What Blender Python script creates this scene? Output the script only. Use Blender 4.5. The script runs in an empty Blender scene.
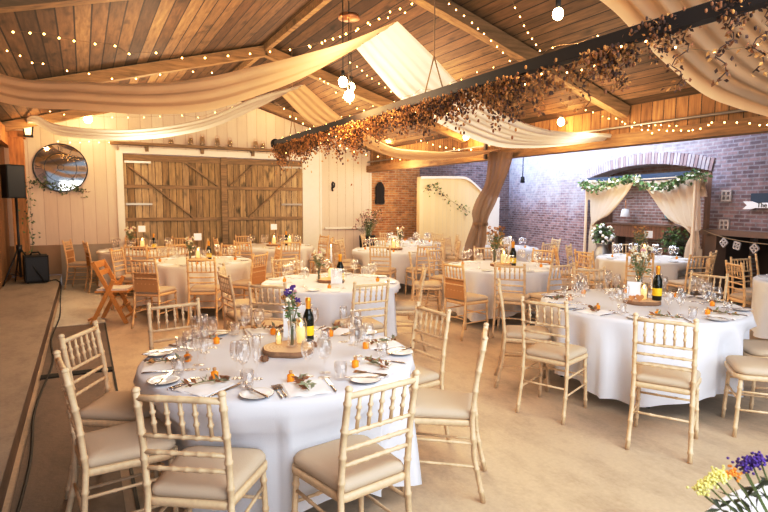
import bpy, math, random
from mathutils import Matrix, Vector
random.seed(7)
PI = math.pi
COL = bpy.context.scene.collection
S = bpy.context.scene

# ------------------------------------------------------------------ camera
F = 550.0; CH = 1.642; PITCH = math.radians(5.5); ROLL = math.radians(.23); YAW = math.radians(28.6)
fw = Vector((math.sin(YAW)*math.cos(PITCH), math.cos(YAW)*math.cos(PITCH), -math.sin(PITCH)))
r0 = Vector((math.cos(YAW), -math.sin(YAW), 0)); u0 = r0.cross(fw)
rt = r0*math.cos(ROLL)+u0*math.sin(ROLL); up = -r0*math.sin(ROLL)+u0*math.cos(ROLL)
cam_d = bpy.data.cameras.new('camera'); cam = bpy.data.objects.new('camera', cam_d); COL.objects.link(cam)
m = Matrix((rt, up, -fw)).transposed().to_4x4(); m.translation = Vector((0, 0, CH)); cam.matrix_world = m
cam_d.sensor_width = 36; cam_d.lens = 36*F/768; cam_d.clip_start = .05; cam_d.clip_end = 200
cam_d.dof.use_dof = True; cam_d.dof.focus_distance = 3.6; cam_d.dof.aperture_fstop = 4.5
S.camera = cam
# surveying helpers: world point seen in direction (x, y) on a vertical plane
def ray(x, y): return fw+rt*((x-384)/F)+up*((256-y)/F)
def ony(x, y, Y):
    r = ray(x, y); t = Y/r.y; return Vector((r.x*t, Y, CH+r.z*t))
def onx(x, y, X):
    r = ray(x, y); t = X/r.x; return Vector((X, r.y*t, CH+r.z*t))

# ------------------------------------------------------------------ materials
class NT:
    def __init__(s, name):
        s.m = bpy.data.materials.new(name); s.m.use_nodes = True; s.t = s.m.node_tree; s.t.nodes.clear()
        s.out = s.n('ShaderNodeOutputMaterial')
    def n(s, typ, **kw):
        nd = s.t.nodes.new(typ)
        for k, v in kw.items():
            if k.startswith('i_'):
                key = k[2:]; key = int(key) if key.isdigit() else key.replace('_', ' ')
                s.put(nd, key, v)
            else: setattr(nd, k, v)
        return nd
    def put(s, nd, key, v):
        if isinstance(v, bpy.types.NodeSocket): s.t.links.new(v, nd.inputs[key])
        else: nd.inputs[key].default_value = v
    def math(s, op, a, b=0.0, c=None):
        nd = s.n('ShaderNodeMath', operation=op, i_0=a, i_1=b)
        if c is not None: s.put(nd, 2, c)
        return nd.outputs[0]
    def mix(s, f, a, b, mode='MIX'):
        nd = s.n('ShaderNodeMix', data_type='RGBA', blend_type=mode); s.put(nd, 0, f)
        s.put(nd, 6, a if isinstance(a, bpy.types.NodeSocket) else tuple(a)+(1,)*(4-len(a)))
        s.put(nd, 7, b if isinstance(b, bpy.types.NodeSocket) else tuple(b)+(1,)*(4-len(b)))
        return nd.outputs[2]
    def ramp(s, f, stops):
        nd = s.n('ShaderNodeValToRGB', i_0=f); e = nd.color_ramp.elements
        while len(e) < len(stops): e.new(.5)
        for el, (p, c) in zip(e, stops): el.position = p; el.color = tuple(c)+(1,)
        return nd.outputs[0]
    def noise(s, vec, scale, detail=3, rough=.5):
        return s.n('ShaderNodeTexNoise', i_Vector=vec, i_Scale=scale, i_Detail=detail, i_Roughness=rough).outputs[0]
    def obj(s): return s.n('ShaderNodeTexCoord').outputs['Object']
    def scl(s, v, sc): return s.n('ShaderNodeMapping', i_Vector=v, i_Scale=sc).outputs[0]
    def bump(s, h, st=.3, d=.01): return s.n('ShaderNodeBump', i_Height=h, i_Strength=st, i_Distance=d).outputs[0]
    def pbr(s, col, rough=.6, normal=None, metal=0, **kw):
        b = s.n('ShaderNodeBsdfPrincipled'); s.put(b, 'Base Color', col if isinstance(col, bpy.types.NodeSocket) else tuple(col)+(1,))
        s.put(b, 'Roughness', rough); s.put(b, 'Metallic', metal)
        if normal is not None: s.put(b, 'Normal', normal)
        for k, v in kw.items(): s.put(b, k.replace('_', ' '), v)
        return b.outputs[0]
    def done(s, sh): s.t.links.new(sh, s.out.inputs[0]); return s.m

def plain(name, col, rough=.6, metal=0, var=.12, scale=14, **kw):
    n = NT(name); o = n.obj(); f = n.noise(o, scale)
    c = n.mix(f, [v*(1-var) for v in col], [min(1, v*(1+var)) for v in col])
    return n.done(n.pbr(c, rough, metal=metal, **kw))

def planks(name, axis, width, cols, grain_axis, gap=.03, rough=.75, knots=.5, bumpst=.4, contrast=1.0, gapcol=(.03, .015, .008)):
    n = NT(name); o = n.obj(); sep = n.n('ShaderNodeSeparateXYZ', i_0=o)
    a = n.math('DIVIDE', sep.outputs[axis], width); fl = n.math('FLOOR', a); fr = n.math('SUBTRACT', a, fl)
    rnd = n.n('ShaderNodeTexWhiteNoise', noise_dimensions='1D', i_W=fl).outputs[0]
    sc = [9, 9, 9]; sc[grain_axis] = .9
    off = n.n('ShaderNodeCombineXYZ', i_0=n.math('MULTIPLY', rnd, 31.0), i_1=n.math('MULTIPLY', rnd, 17.0), i_2=n.math('MULTIPLY', rnd, 23.0)).outputs[0]
    v = n.n('ShaderNodeVectorMath', operation='ADD', i_0=n.scl(o, tuple(sc)), i_1=off).outputs[0]
    g = n.noise(v, 3.0, 6, .65)
    sk = [3.2, 3.2, 3.2]; sk[grain_axis] = 1.5
    v2 = n.n('ShaderNodeVectorMath', operation='ADD', i_0=n.scl(o, tuple(sk)), i_1=off).outputs[0]
    kn = n.noise(v2, 1.7, 2, .5)
    base = n.ramp(rnd, [(i/(len(cols)-1), c) for i, c in enumerate(cols)])
    gm = n.ramp(g, [(.3, (1-.55*contrast,)*3), (.7, (1+.0*contrast,)*3)])
    c = n.mix(1.0, base, gm, 'MULTIPLY')
    km = n.ramp(kn, [(.60, (1, 1, 1)), (.72, (1-knots,)*3)])
    c = n.mix(1.0, c, km, 'MULTIPLY')
    e = n.math('LESS_THAN', n.math('MINIMUM', fr, n.math('SUBTRACT', 1.0, fr)), gap)
    c = n.mix(e, c, gapcol)
    h = n.math('SUBTRACT', n.math('MULTIPLY', g, .3), e)
    return n.done(n.pbr(c, rough, n.bump(h, bumpst, .012)))

def brick(name, c1, c2, mortar, wash, washamt, w=.20, h=.062):
    n = NT(name); o = n.obj(); sep = n.n('ShaderNodeSeparateXYZ', i_0=o)
    v = n.n('ShaderNodeCombineXYZ', i_0=n.math('ADD', sep.outputs[0], sep.outputs[1]), i_1=sep.outputs[2]).outputs[0]
    b = n.n('ShaderNodeTexBrick', i_Vector=v, i_Color1=tuple(c1)+(1,), i_Color2=tuple(c2)+(1,), i_Mortar=tuple(mortar)+(1,), i_Scale=1.0)
    b.inputs['Mortar Size'].default_value = .011; b.inputs['Brick Width'].default_value = w; b.inputs['Row Height'].default_value = h; b.inputs['Bias'].default_value = -.1
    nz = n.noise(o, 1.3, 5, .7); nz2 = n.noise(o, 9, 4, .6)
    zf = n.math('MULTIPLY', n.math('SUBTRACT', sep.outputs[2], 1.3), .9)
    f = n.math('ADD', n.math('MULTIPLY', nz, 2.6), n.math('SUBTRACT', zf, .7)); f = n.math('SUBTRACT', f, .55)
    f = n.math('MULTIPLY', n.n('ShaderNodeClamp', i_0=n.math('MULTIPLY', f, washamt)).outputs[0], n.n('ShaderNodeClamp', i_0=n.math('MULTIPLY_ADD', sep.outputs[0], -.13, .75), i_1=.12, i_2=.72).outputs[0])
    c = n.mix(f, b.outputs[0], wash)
    c = n.mix(1.0, c, n.ramp(nz2, [(.3, (.72, .72, .72)), (.65, (1.1, 1.1, 1.1))]), 'MULTIPLY')
    hh = n.math('ADD', n.math('MULTIPLY', b.outputs['Fac'], -1.0), n.math('MULTIPLY', nz2, .5))
    return n.done(n.pbr(c, .9, n.bump(hh, .6, .012)))

def glassy(name, tint=(1, 1, 1), ior=1.35, edge=.8, rough=.03):
    n = NT(name); tr = n.n('ShaderNodeBsdfTransparent', i_0=tuple(tint)+(1,)); gl = n.n('ShaderNodeBsdfGlossy', i_0=(1, 1, 1, 1), i_Roughness=rough)
    lw = n.n('ShaderNodeLayerWeight', i_Blend=.30)
    f = n.math('MULTIPLY', n.math('ADD', lw.outputs['Facing'], .04), edge)
    mx = n.n('ShaderNodeMixShader', i_0=f, i_1=tr.outputs[0], i_2=gl.outputs[0])
    return n.done(mx.outputs[0])

def emis(name, col, st, sample=False):
    n = NT(name); e = n.n('ShaderNodeEmission', i_0=tuple(col)+(1,), i_1=st); mt = n.done(e.outputs[0])
    if not sample: mt.cycles.emission_sampling = 'NONE'
    return mt

def cloth(name, col, trans=.25, rough=.9, bumpsc=220, sheer=0, var=.06):
    n = NT(name); o = n.obj(); w = n.noise(o, 3.0, 3); w2 = n.noise(o, bumpsc, 1)
    c = n.mix(w, [v*(1-var) for v in col], [min(1, v*(1+var)) for v in col])
    nb = n.bump(n.math('ADD', n.math('MULTIPLY', w, .6), n.math('MULTIPLY', w2, .15)), .25, .02)
    d = n.n('ShaderNodeBsdfDiffuse', i_0=c, i_Normal=nb); t = n.n('ShaderNodeBsdfTranslucent', i_0=c)
    mx = n.n('ShaderNodeMixShader', i_0=trans, i_1=d.outputs[0], i_2=t.outputs[0]).outputs[0]
    if sheer:
        mx = n.n('ShaderNodeMixShader', i_0=sheer, i_1=mx, i_2=n.n('ShaderNodeBsdfTransparent').outputs[0]).outputs[0]
    return n.done(mx)

def concrete(name, a, b, dark, sx=1):
    n = NT(name); o = n.obj()
    f1 = n.noise(o, .55, 5, .6); f2 = n.noise(n.scl(o, (1, .5, 1)), 3.5, 6, .7); f3 = n.noise(o, 40, 3, .6)
    c = n.mix(n.ramp(f1, [(.35, (0, 0, 0)), (.65, (1, 1, 1))]), a, b)
    c = n.mix(n.ramp(f2, [(.46, (0, 0, 0)), (.72, (.85, .85, .85))]), c, dark)
    c = n.mix(.35, c, n.mix(f3, [v*.6 for v in a], [min(1, v*1.3) for v in a]))
    return n.done(n.pbr(c, n.math('MULTIPLY_ADD', f2, .35, .38), n.bump(n.math('ADD', f3, f2), .25, .01)))

M = {}
M['floor'] = concrete('floor_concrete', (.62, .50, .36), (.50, .41, .31), (.27, .22, .165))
M['slab_light'] = concrete('slab_light', (.72, .72, .66), (.60, .60, .54), (.42, .40, .35))
M['slab_dark'] = concrete('slab_dark', (.23, .17, .13), (.17, .13, .10), (.10, .08, .07))
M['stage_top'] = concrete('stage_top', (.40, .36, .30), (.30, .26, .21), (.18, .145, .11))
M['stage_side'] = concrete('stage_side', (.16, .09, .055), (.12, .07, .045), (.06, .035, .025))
M['roof'] = planks('roof_boards', 0, .145, [(.10, .055, .028), (.28, .165, .08), (.15, .08, .036), (.36, .23, .115), (.20, .115, .05), (.13, .07, .033)], 1, gap=.045, knots=.5)
M['clad_white'] = planks('white_cladding', 0, .22, [(.66, .56, .47), (.72, .63, .54), (.69, .59, .50), (.74, .66, .57)], 2, gap=.02, knots=.03, contrast=.12, gapcol=(.45, .36, .29))
M['clad_left'] = planks('left_cladding', 1, .18, [(.42, .2, .07), (.5, .25, .1), (.36, .17, .06)], 2, gap=.02)
M['clad_right'] = planks('amber_cladding', 1, .16, [(.40, .21, .075), (.52, .29, .11), (.33, .17, .06), (.46, .25, .09), (.57, .33, .14)], 2, gap=.03, knots=.3)
M['door'] = planks('door_boards', 0, .135, [(.46, .33, .15), (.60, .45, .23), (.38, .26, .12), (.70, .56, .34), (.50, .36, .17), (.32, .21, .09)], 2, gap=.035, knots=.6)
M['brace'] = planks('brace_wood', 2, .6, [(.36, .25, .13), (.42, .29, .15)], 0, gap=0, knots=.3)
M['beam'] = planks('beam_wood', 2, .7, [(.34, .19, .08), (.42, .25, .11)], 1, gap=0, knots=.35)
M['rafter'] = planks('rafter_wood', 1, .7, [(.52, .34, .16), (.46, .30, .14)], 0, gap=0, knots=.4)
M['post'] = planks('post_wood', 1, .5, [(.55, .27, .09), (.62, .31, .11)], 2, gap=0, knots=.2)
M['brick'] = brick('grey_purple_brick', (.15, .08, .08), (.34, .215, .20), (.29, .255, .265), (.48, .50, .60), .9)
M['brick_lit'] = brick('warm_lit_brick', (.46, .19, .06), (.66, .35, .13), (.55, .40, .24), (.5, .33, .2), .25)  # same brick with the orange lamp glow put into its colours
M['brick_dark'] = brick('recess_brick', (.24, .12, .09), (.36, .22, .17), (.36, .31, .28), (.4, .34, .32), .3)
M['arch_brick'] = plain('arch_brick', (.40, .35, .37), .9, var=.5, scale=6)
M['arch_brick2'] = plain('arch_brick_red', (.30, .22, .22), .9, var=.4, scale=6)
M['plinth'] = plain('plinth_render', (.34, .22, .13), .9, var=.2, scale=4)
M['plinth_lit'] = plain('plinth_lit', (.42, .36, .29), .9, var=.2, scale=4)  # same plinth, the light on this side put into the colour
M['panel_warm_lit'] = planks('white_panel_warm_lit', 0, .12, [(.78, .60, .36), (.82, .64, .40)], 2, gap=.02, knots=0, contrast=.08, gapcol=(.6, .52, .42))  # white boards; the warm light on them is put into the colour
M['white_paint'] = plain('white_paint', (.80, .76, .70), .6, var=.04)
M['brown_wood'] = planks('brown_boards', 0, .12, [(.26, .125, .07), (.32, .16, .09)], 2, gap=.02, knots=.1)
M['dark_wood'] = plain('dark_wood', (.06, .04, .03), .6)
M['black_wood'] = plain('black_wood', (.022, .018, .018), .7)
M['ledge'] = plain('ledge_wood', (.2, .12, .08), .7)
M['black'] = plain('matte_black', (.006, .006, .007), .8)
M['black_metal'] = plain('black_metal', (.015, .015, .017), .4, .3)
M['navy'] = plain('navy_board', (.035, .06, .10), .6)
M['iron'] = plain('grey_iron', (.42, .40, .37), .45, .7)
M['steel'] = plain('cutlery_steel', (.55, .53, .52), .18, 1.0, var=.03)
M['mirror'] = plain('mirror_glass', (.86, .80, .70), .04, 1.0, var=.02)
M['chair'] = plain('limewash_wood', (.70, .54, .35), .5, var=.22, scale=45)
M['chair_warm'] = plain('warm_limewash_wood', (.76, .52, .27), .5, var=.13, scale=30)
M['pad'] = cloth('beige_pad', (.58, .48, .365), .0, bumpsc=160)
M['tan_panel'] = cloth('chair_back_tan', (.55, .31, .13), .0, bumpsc=160)  # tan tone of the chair back panels
M['folding'] = plain('varnished_wood', (.62, .30, .08), .35, var=.2)
M['pad_white'] = plain('white_pad', (.72, .68, .62), .5)
M['linen'] = cloth('white_linen', (.80, .82, .87), .12)
M['linen_lamplit'] = cloth('lamplit_white_linen', (.84, .79, .73), .12)  # same white linen, warm lamplight tinted into the colour
M['napkin'] = cloth('napkin', (.88, .87, .87), .0)
M['drape'] = cloth('ivory_drape_warm_lit', (.80, .61, .40), .5, var=.1)  # ivory fabric with the orange light through it put into the colour
M['drape_bright_lit'] = cloth('white_drape_lit', (.93, .91, .87), .5, var=.03)  # same fabric, brightness from nearby lamps put into the colour
M['gauze'] = cloth('brown_gauze', (.36, .25, .16), .4, sheer=.12)
M['gauze_cream'] = cloth('cream_gauze', (.86, .72, .56), .4, sheer=.05)
M['china'] = plain('white_china', (.85, .84, .82), .2, var=.02)
M['china_rim'] = plain('plate_rim', (.10, .08, .07), .3)
M['glass'] = glassy('clear_glass')
M['glass_jar'] = glassy('jar_glass', (.93, .90, .82))
M['amber'] = plain('amber_honey', (.85, .32, .02), .15, var=.1, Emission_Color=(.9, .3, .02, 1), Emission_Strength=.12)  # faint self-glow added to the honey; no lamp inside
M['cork'] = plain('cork', (.5, .3, .15), .8)
M['wine'] = plain('dark_bottle_glass', (.008, .012, .006), .06)
M['foil'] = plain('gold_foil', (.85, .42, .05), .3, .5)
M['yellow'] = plain('yellow_label', (.92, .62, .02), .5)
M['card'] = plain('white_card', (.9, .9, .92), .6, var=.01)
M['bark'] = plain('bark', (.30, .18, .10), .9, var=.4, scale=40)
n = NT('log_face'); o = n.obj(); ln = n.n('ShaderNodeVectorMath', operation='LENGTH', i_0=n.scl(o, (1, 1, 0))).outputs['Value']
rg = n.math('SINE', n.math('ADD', n.math('MULTIPLY', ln, 300.0), n.math('MULTIPLY', n.noise(o, 9), 8.0)))
M['logface'] = n.done(n.pbr(n.mix(n.math('MULTIPLY_ADD', rg, .35, .4), (.84, .62, .40), (.62, .40, .23)), .7))
M['log_light'] = plain('heart_wood', (.55, .26, .09), .6)
M['wax'] = plain('candle_wax', (.85, .75, .55), .5, Emission_Color=(1, .7, .35, 1), Emission_Strength=.9)
M['flame'] = emis('flame', (1, .72, .35), 12)
M['fairy'] = emis('fairy_bulb', (1, .60, .22), 14)
M['bulb'] = emis('lamp_bulb', (1, .70, .36), 45)
M['wire'] = plain('wire', (.30, .2, .1), .6)
M['cable_dark'] = plain('dark_cable', (.02, .016, .014), .6)
M['rope'] = plain('rope', (.32, .22, .12), .9)
M['leaf'] = plain('green_leaf', (.13, .22, .07), .6, var=.4)
M['leaf_dark'] = plain('dark_leaf', (.06, .07, .035), .6, var=.4)
M['leaf_grey'] = plain('sage_leaf', (.30, .31, .20), .7, var=.3)
M['hop1'] = plain('dried_hop_gold', (.50, .26, .08), .8, var=.3)
M['hop2'] = plain('dried_hop_brown', (.27, .12, .05), .8, var=.3)
M['hop3'] = plain('dried_hop_dark', (.09, .045, .03), .8, var=.3)
M['purple'] = plain('purple_petals', (.10, .04, .26), .7, var=.4)
M['pink'] = plain('pink_petals', (.72, .45, .45), .7)
M['cream'] = plain('cream_petals', (.86, .80, .62), .7)
M['yellow_pale'] = plain('pale_yellow_petals', (.80, .74, .28), .7)
M['orange'] = plain('orange_petals', (.85, .33, .05), .7)
M['red'] = plain('red_print', (.75, .1, .06), .6)
M['stem'] = plain('stem', (.14, .18, .06), .7)
M['copper'] = plain('copper', (.55, .3, .16), .35, .8)
M['churn'] = plain('milk_churn', (.42, .42, .42), .35, .8)
M['lantern_glass'] = emis('lantern_glow', (1, .68, .34), 2.5)
M['teal'] = plain('teal_paint', (.10, .45, .5), .5)
M['coat'] = plain('dark_coat', (.025, .018, .015), .9)
M['ink'] = plain('ink', (.03, .03, .03), .7)
M['sand'] = plain('sandstone', (.52, .46, .42), .9, var=.2)

# ------------------------------------------------------------------ mesh builder
class MB:
    def __init__(s): s.v = []; s.f = []; s.mi = []; s.mats = []; s.sm = []
    def mat(s, m):
        if m not in s.mats: s.mats.append(m)
        return s.mats.index(m)
    def add(s, vs, fs, m, smooth=True):
        b = len(s.v); k = s.mat(m); s.v += [tuple(v) for v in vs]
        for f in fs: s.f.append(tuple(b+i for i in f)); s.mi.append(k); s.sm.append(smooth)
        return s
    def box(s, c, d, m, rot=None):
        x, y, z = d[0]/2, d[1]/2, d[2]/2
        vs = [Vector((a, b, e)) for e in (-z, z) for a, b in ((-x, -y), (x, -y), (x, y), (-x, y))]
        if rot is not None: vs = [rot @ v for v in vs]
        vs = [v+Vector(c) for v in vs]
        return s.add(vs, [(0, 3, 2, 1), (4, 5, 6, 7), (0, 1, 5, 4), (1, 2, 6, 5), (2, 3, 7, 6), (3, 0, 4, 7)], m, False)
    def bar(s, p, q, w, h, m, upv=(0, 0, 1)):
        p, q = Vector(p), Vector(q); d = (q-p); L = d.length; d.normalize(); u = Vector(upv)
        if abs(d.dot(u)) > .99: u = Vector((0, 1, 0))
        x = d.cross(u).normalized(); z = x.cross(d)
        return s.box((p+q)/2, (w, L, h), m, Matrix((x, d, z)).transposed())
    def tube(s, pts, rad, m, n=8, cap=True):
        pts = [Vector(p) for p in pts]; rads = rad if isinstance(rad, (list, tuple)) else [rad]*len(pts)
        vs = []; prev = None
        for i, p in enumerate(pts):
            d = (pts[min(i+1, len(pts)-1)]-pts[max(i-1, 0)])
            if d.length < 1e-9: d = Vector((0, 0, 1))
            d.normalize()
            if prev is None:
                a = Vector((0, 0, 1)) if abs(d.z) < .9 else Vector((1, 0, 0)); x = d.cross(a).normalized()
            else: x = (prev-d*prev.dot(d)).normalized()
            prev = x; y = d.cross(x)
            for k in range(n):
                t = 2*PI*k/n; vs.append(p+(x*math.cos(t)+y*math.sin(t))*rads[i])
        fs = [(i*n+k, i*n+(k+1) % n, (i+1)*n+(k+1) % n, (i+1)*n+k) for i in range(len(pts)-1) for k in range(n)]
        if cap: fs += [tuple(reversed(range(n))), tuple(range((len(pts)-1)*n, len(pts)*n))]
        return s.add(vs, fs, m)
    def lathe(s, prof, m, n=16, c=(0, 0, 0), smooth=True, cap=False):
        vs = []; c = Vector(c)
        for r, z in prof:
            for k in range(n):
                t = 2*PI*k/n; vs.append(c+Vector((r*math.cos(t), r*math.sin(t), z)))
        fs = [(i*n+k, i*n+(k+1) % n, (i+1)*n+(k+1) % n, (i+1)*n+k) for i in range(len(prof)-1) for k in range(n)]
        if cap and prof[0][0] > 1e-5: fs.append(tuple(reversed(range(n))))
        if cap and prof[-1][0] > 1e-5: fs.append(tuple(range((len(prof)-1)*n, len(prof)*n)))
        return s.add(vs, fs, m, smooth)
    def ball(s, c, r, m, n=8, k=5, sq=(1, 1, 1)):
        c = Vector(c); prof = [(max(1e-6, math.sin(PI*i/k)), -math.cos(PI*i/k)) for i in range(k+1)]
        vs = [c+Vector((a*math.cos(2*PI*j/n)*r*sq[0], a*math.sin(2*PI*j/n)*r*sq[1], z*r*sq[2])) for a, z in prof for j in range(n)]
        fs = [(i*n+j, i*n+(j+1) % n, (i+1)*n+(j+1) % n, (i+1)*n+j) for i in range(k) for j in range(n)]
        return s.add(vs, fs, m)
    def grid(s, rows, m, smooth=True):
        h = len(rows); w = len(rows[0]); vs = [p for r in rows for p in r]
        return s.add(vs, [(i*w+j, i*w+j+1, (i+1)*w+j+1, (i+1)*w+j) for i in range(h-1) for j in range(w-1)], m, smooth)
    def leaf(s, c, L, W, m, rnd=random, d=None):
        c = Vector(c)
        d = Vector(d).normalized() if d is not None else Vector((rnd.uniform(-1, 1), rnd.uniform(-1, 1), rnd.uniform(-1, .6))).normalized()
        a = Vector((rnd.uniform(-1, 1), rnd.uniform(-1, 1), rnd.uniform(-1, 1))); x = d.cross(a)
        if x.length < 1e-3: x = Vector((1, 0, 0))
        x.normalize(); nn = d.cross(x)
        return s.add([c, c+d*L*.5+x*W*.5+nn*W*.15, c+d*L, c+d*L*.5-x*W*.5+nn*W*.15], [(0, 1, 2, 3)], m, False)
    def mesh(s, name):
        me = bpy.data.meshes.new(name); me.from_pydata(s.v, [], s.f)
        for m in s.mats: me.materials.append(M[m])
        me.polygons.foreach_set('material_index', s.mi); me.polygons.foreach_set('use_smooth', s.sm); me.update()
        return me

def new(name, data, parent=None, loc=None, rz=None):
    o = bpy.data.objects.new(name, data); COL.objects.link(o)
    if parent is not None: o.parent = parent
    if loc is not None: o.location = loc
    if rz is not None: o.rotation_euler = (0, 0, rz)
    return o
def tag(o, label=None, cat=None, group=None, kind=None):
    if label: o['label'] = label
    if cat: o['category'] = cat
    if group: o['group'] = group
    if kind: o['kind'] = kind
    return o
def struct(name, mb): return tag(new(name, mb.mesh(name)), kind='structure')
def thing(name, label, cat, loc=(0, 0, 0), rz=0, group=None): return tag(new(name, None, None, loc, rz), label, cat, group)
def part(name, mb, parent, label=None):
    o = new(name, mb.mesh(name) if isinstance(mb, MB) else mb, parent)
    if label: o['label'] = label
    return o
def single(name, mb, label, cat, loc=(0, 0, 0), rz=0, group=None):
    return tag(new(name, mb.mesh(name) if isinstance(mb, MB) else mb, None, loc, rz), label, cat, group)
# a prototype: list of (part name, mesh, [sub-parts]); place() makes one thing with linked copies of every part
def place(name, proto, label, cat, loc, rz=0, group=None, sc=1.0):
    if not isinstance(proto, list):
        o = single(name, proto, label, cat, loc, rz, group); o.scale = (sc,)*3; return o
    r = thing(name, label, cat, loc, rz, group); r.scale = (sc,)*3
    def rec(ps, par):
        for p in ps:
            c = new(p[0], p[1], par)
            if len(p) > 2: rec(p[2], c)
    rec(proto, r); return r

def spline(pts, k=6):
    pts = [Vector(p) for p in pts]; P = [pts[0]*2-pts[1]]+pts+[pts[-1]*2-pts[-2]]; out = []
    for i in range(1, len(P)-2):
        a, b, c, d = P[i-1:i+3]
        for j in range(k):
            t = j/k; out.append(.5*((2*b)+(c-a)*t+(2*a-5*b+4*c-d)*t*t+(3*b-a-3*c+d)*t**3))
    out.append(pts[-1]); return out
def resample(pts, n):
    L = [0]
    for a, b in zip(pts, pts[1:]): L.append(L[-1]+(b-a).length)
    out = []; j = 0
    for i in range(n):
        t = L[-1]*i/(n-1)
        while j < len(L)-2 and L[j+1] < t: j += 1
        f = (t-L[j])/max(1e-9, L[j+1]-L[j]); out.append(pts[j].lerp(pts[j+1], min(1, max(0, f))))
    return out

# ------------------------------------------------------------------ the setting
XL, XR, YB, YN, RX, RZ = -1.25, 6.35, 12.5, -1.6, 2.55, 4.05
SL = (RZ-2.99)/(RX-XL)
def roofz(x): return RZ-abs(x-RX)*(SL if x < RX else (RZ-2.95)/(XR-RX))
b = MB(); b.box((6.5, 6.0, -.05), (17, 16.5, .1), 'floor'); struct('floor', b)
b = MB(); b.box((-.105, 10.39, .004), (.62, 4.2, .012), 'slab_light'); struct('trim_1', b)
b = MB(); b.box((-.115, 7.1, .004), (.60, 2.3, .012), 'slab_dark'); b.box((-.115, 5.9, .009), (.60, .12, .022), 'black'); b.box((-.14, 2.4, .004), (.54, 6.9, .012), 'slab_dark'); struct('trim_2', b)  # black strip painted in for the shaded face of a step
b = MB(); b.box((.19, 3.5, .006), (.018, 9.5, .014), 'cable_dark'); struct('trim_3', b)
# gable end wall with cladding, door reveal
b = MB()
def wallpoly(b, xs, z0f, z1f, y, m, th=.06):
    for x0, x1 in zip(xs, xs[1:]):
        v = [(x0, y, z0f(x0)), (x1, y, z0f(x1)), (x1, y, z1f(x1)), (x0, y, z1f(x0))]
        v += [(a, y+th, c) for a, _, c in v]
        b.add(v, [(0, 1, 2, 3), (7, 6, 5, 4), (0, 4, 5, 1), (3, 2, 6, 7), (0, 3, 7, 4), (1, 5, 6, 2)], m, False)
DX0, DX1, DZ = .74, 4.59, 2.63
wallpoly(b, [XL, DX0-.1], lambda x: .8, roofz, YB, 'clad_white')
wallpoly(b, [DX0-.1, RX, DX1], lambda x: DZ, roofz, YB, 'clad_white')
wallpoly(b, [DX1, XR+.1], lambda x: 0, lambda x: roofz(min(x, XR)), YB, 'clad_white')
struct('wall_back', b)
b = MB(); b.box(((XL-.43)/2, YB-.01, .51), (-.43-XL+.02, .1, .58), 'plinth'); b.box(((-.43+DX0-.1)/2, YB-.0, .4), (DX0-.1+.43, .08, .8), 'plinth_lit'); struct('wall_back_base', b)
b = MB(); b.box((DX0-.06, YB-.03, 1.34), (.13, .06, 2.68), 'white_paint'); struct('trim_4', b)
b = MB(); b.box((DX1+.22, YB-.02, 1.5), (.44, .03, 3.0), 'white_paint'); b.box((DX1+.455, YB-.035, 1.5), (.05, .05, 3.0), 'white_paint'); struct('trim_5', b)
b = MB(); b.box((5.75, YB-.03, 1.02), (1.2, .04, .05), 'white_paint'); struct('trim_6', b)
b = MB(); b.box((XL-.03, (YB+YN)/2, 1.5), (.06, YB-YN, 3.0), 'clad_left'); struct('wall_left', b)
b = MB(); b.box((XL+.08, 10.9, 2.78), (.1, 3.0, .3), 'post'); struct('trim_7', b)
# roof: two boarded pitches
b = MB()
for xa, xb in ((XL-.3, RX), (RX, XR+.35)):
    za, zb = roofz(xa), roofz(xb)
    v = [(xa, YN, za), (xb, YN, zb), (xb, YB+.3, zb), (xa, YB+.3, za)]; v += [(a, c, e+.05) for a, c, e in v]
    b.add(v, [(0, 1, 2, 3), (7, 6, 5, 4), (0, 4, 5, 1), (1, 5, 6, 2), (2, 6, 7, 3), (3, 7, 4, 0)], 'roof', False)
struct('ceiling', b)
k = 0
for y in (1.6, 5.0, 8.5, 11.6):
    k += 1
    b = MB()
    b.bar((XL, y, roofz(XL)-.10), (RX, y, RZ-.10), .13, .15, 'rafter'); b.bar((RX, y, RZ-.10), (XR, y, roofz(XR)-.10), .13, .15, 'rafter')
    struct('ceiling_rafter', b) if k == 1 else struct('ceiling_rafter.%03d' % (k-1), b)
b = MB(); b.box((RX, (YB+YN)/2, RZ-.05), (.07, YB-YN, .12), 'rafter'); struct('ceiling_ridge', b)
# open right side: head beam, cladding above
b = MB(); b.box((XR+.05, (YB+YN)/2, 2.49), (.2, YB-YN, .16), 'beam'); struct('wall_right_beam', b)
b = MB(); b.box((XR+.08, (YB+YN)/2, 2.76), (.05, YB-YN, .40), 'clad_right'); struct('wall_right', b)
b = MB(); b.tube([(XR-.02, YN, 2.66), (XR-.02, YB, 2.66)], .016, 'iron'); struct('trim_8', b)

# far brick wall of the lean-to and the long brick wall with the arch
b = MB(); b.box((7.2, YB+.15, 1.6), (1.5, .1, 3.2), 'brick_lit'); struct('wall_far_brick', b)
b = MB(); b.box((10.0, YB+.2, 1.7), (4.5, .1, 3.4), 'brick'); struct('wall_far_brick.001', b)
A15 = math.radians(15.2); dx, dy = math.sin(A15), math.cos(A15); PW = Vector((10.08, 8.87, 0))
LW = Matrix.Translation(PW) @ Matrix.Rotation(-(PI/2+A15), 4, 'Z')   # local +X = towards the camera along the wall, local +Y = into the room... 
# local axes: x' runs along the wall towards the camera (= -s), y' points out of the wall
LW = Matrix(((-dx, -dy, 0, PW.x), (-dy, dx, 0, PW.y), (0, 0, 1, 0), (0, 0, 0, 1)))
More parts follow.
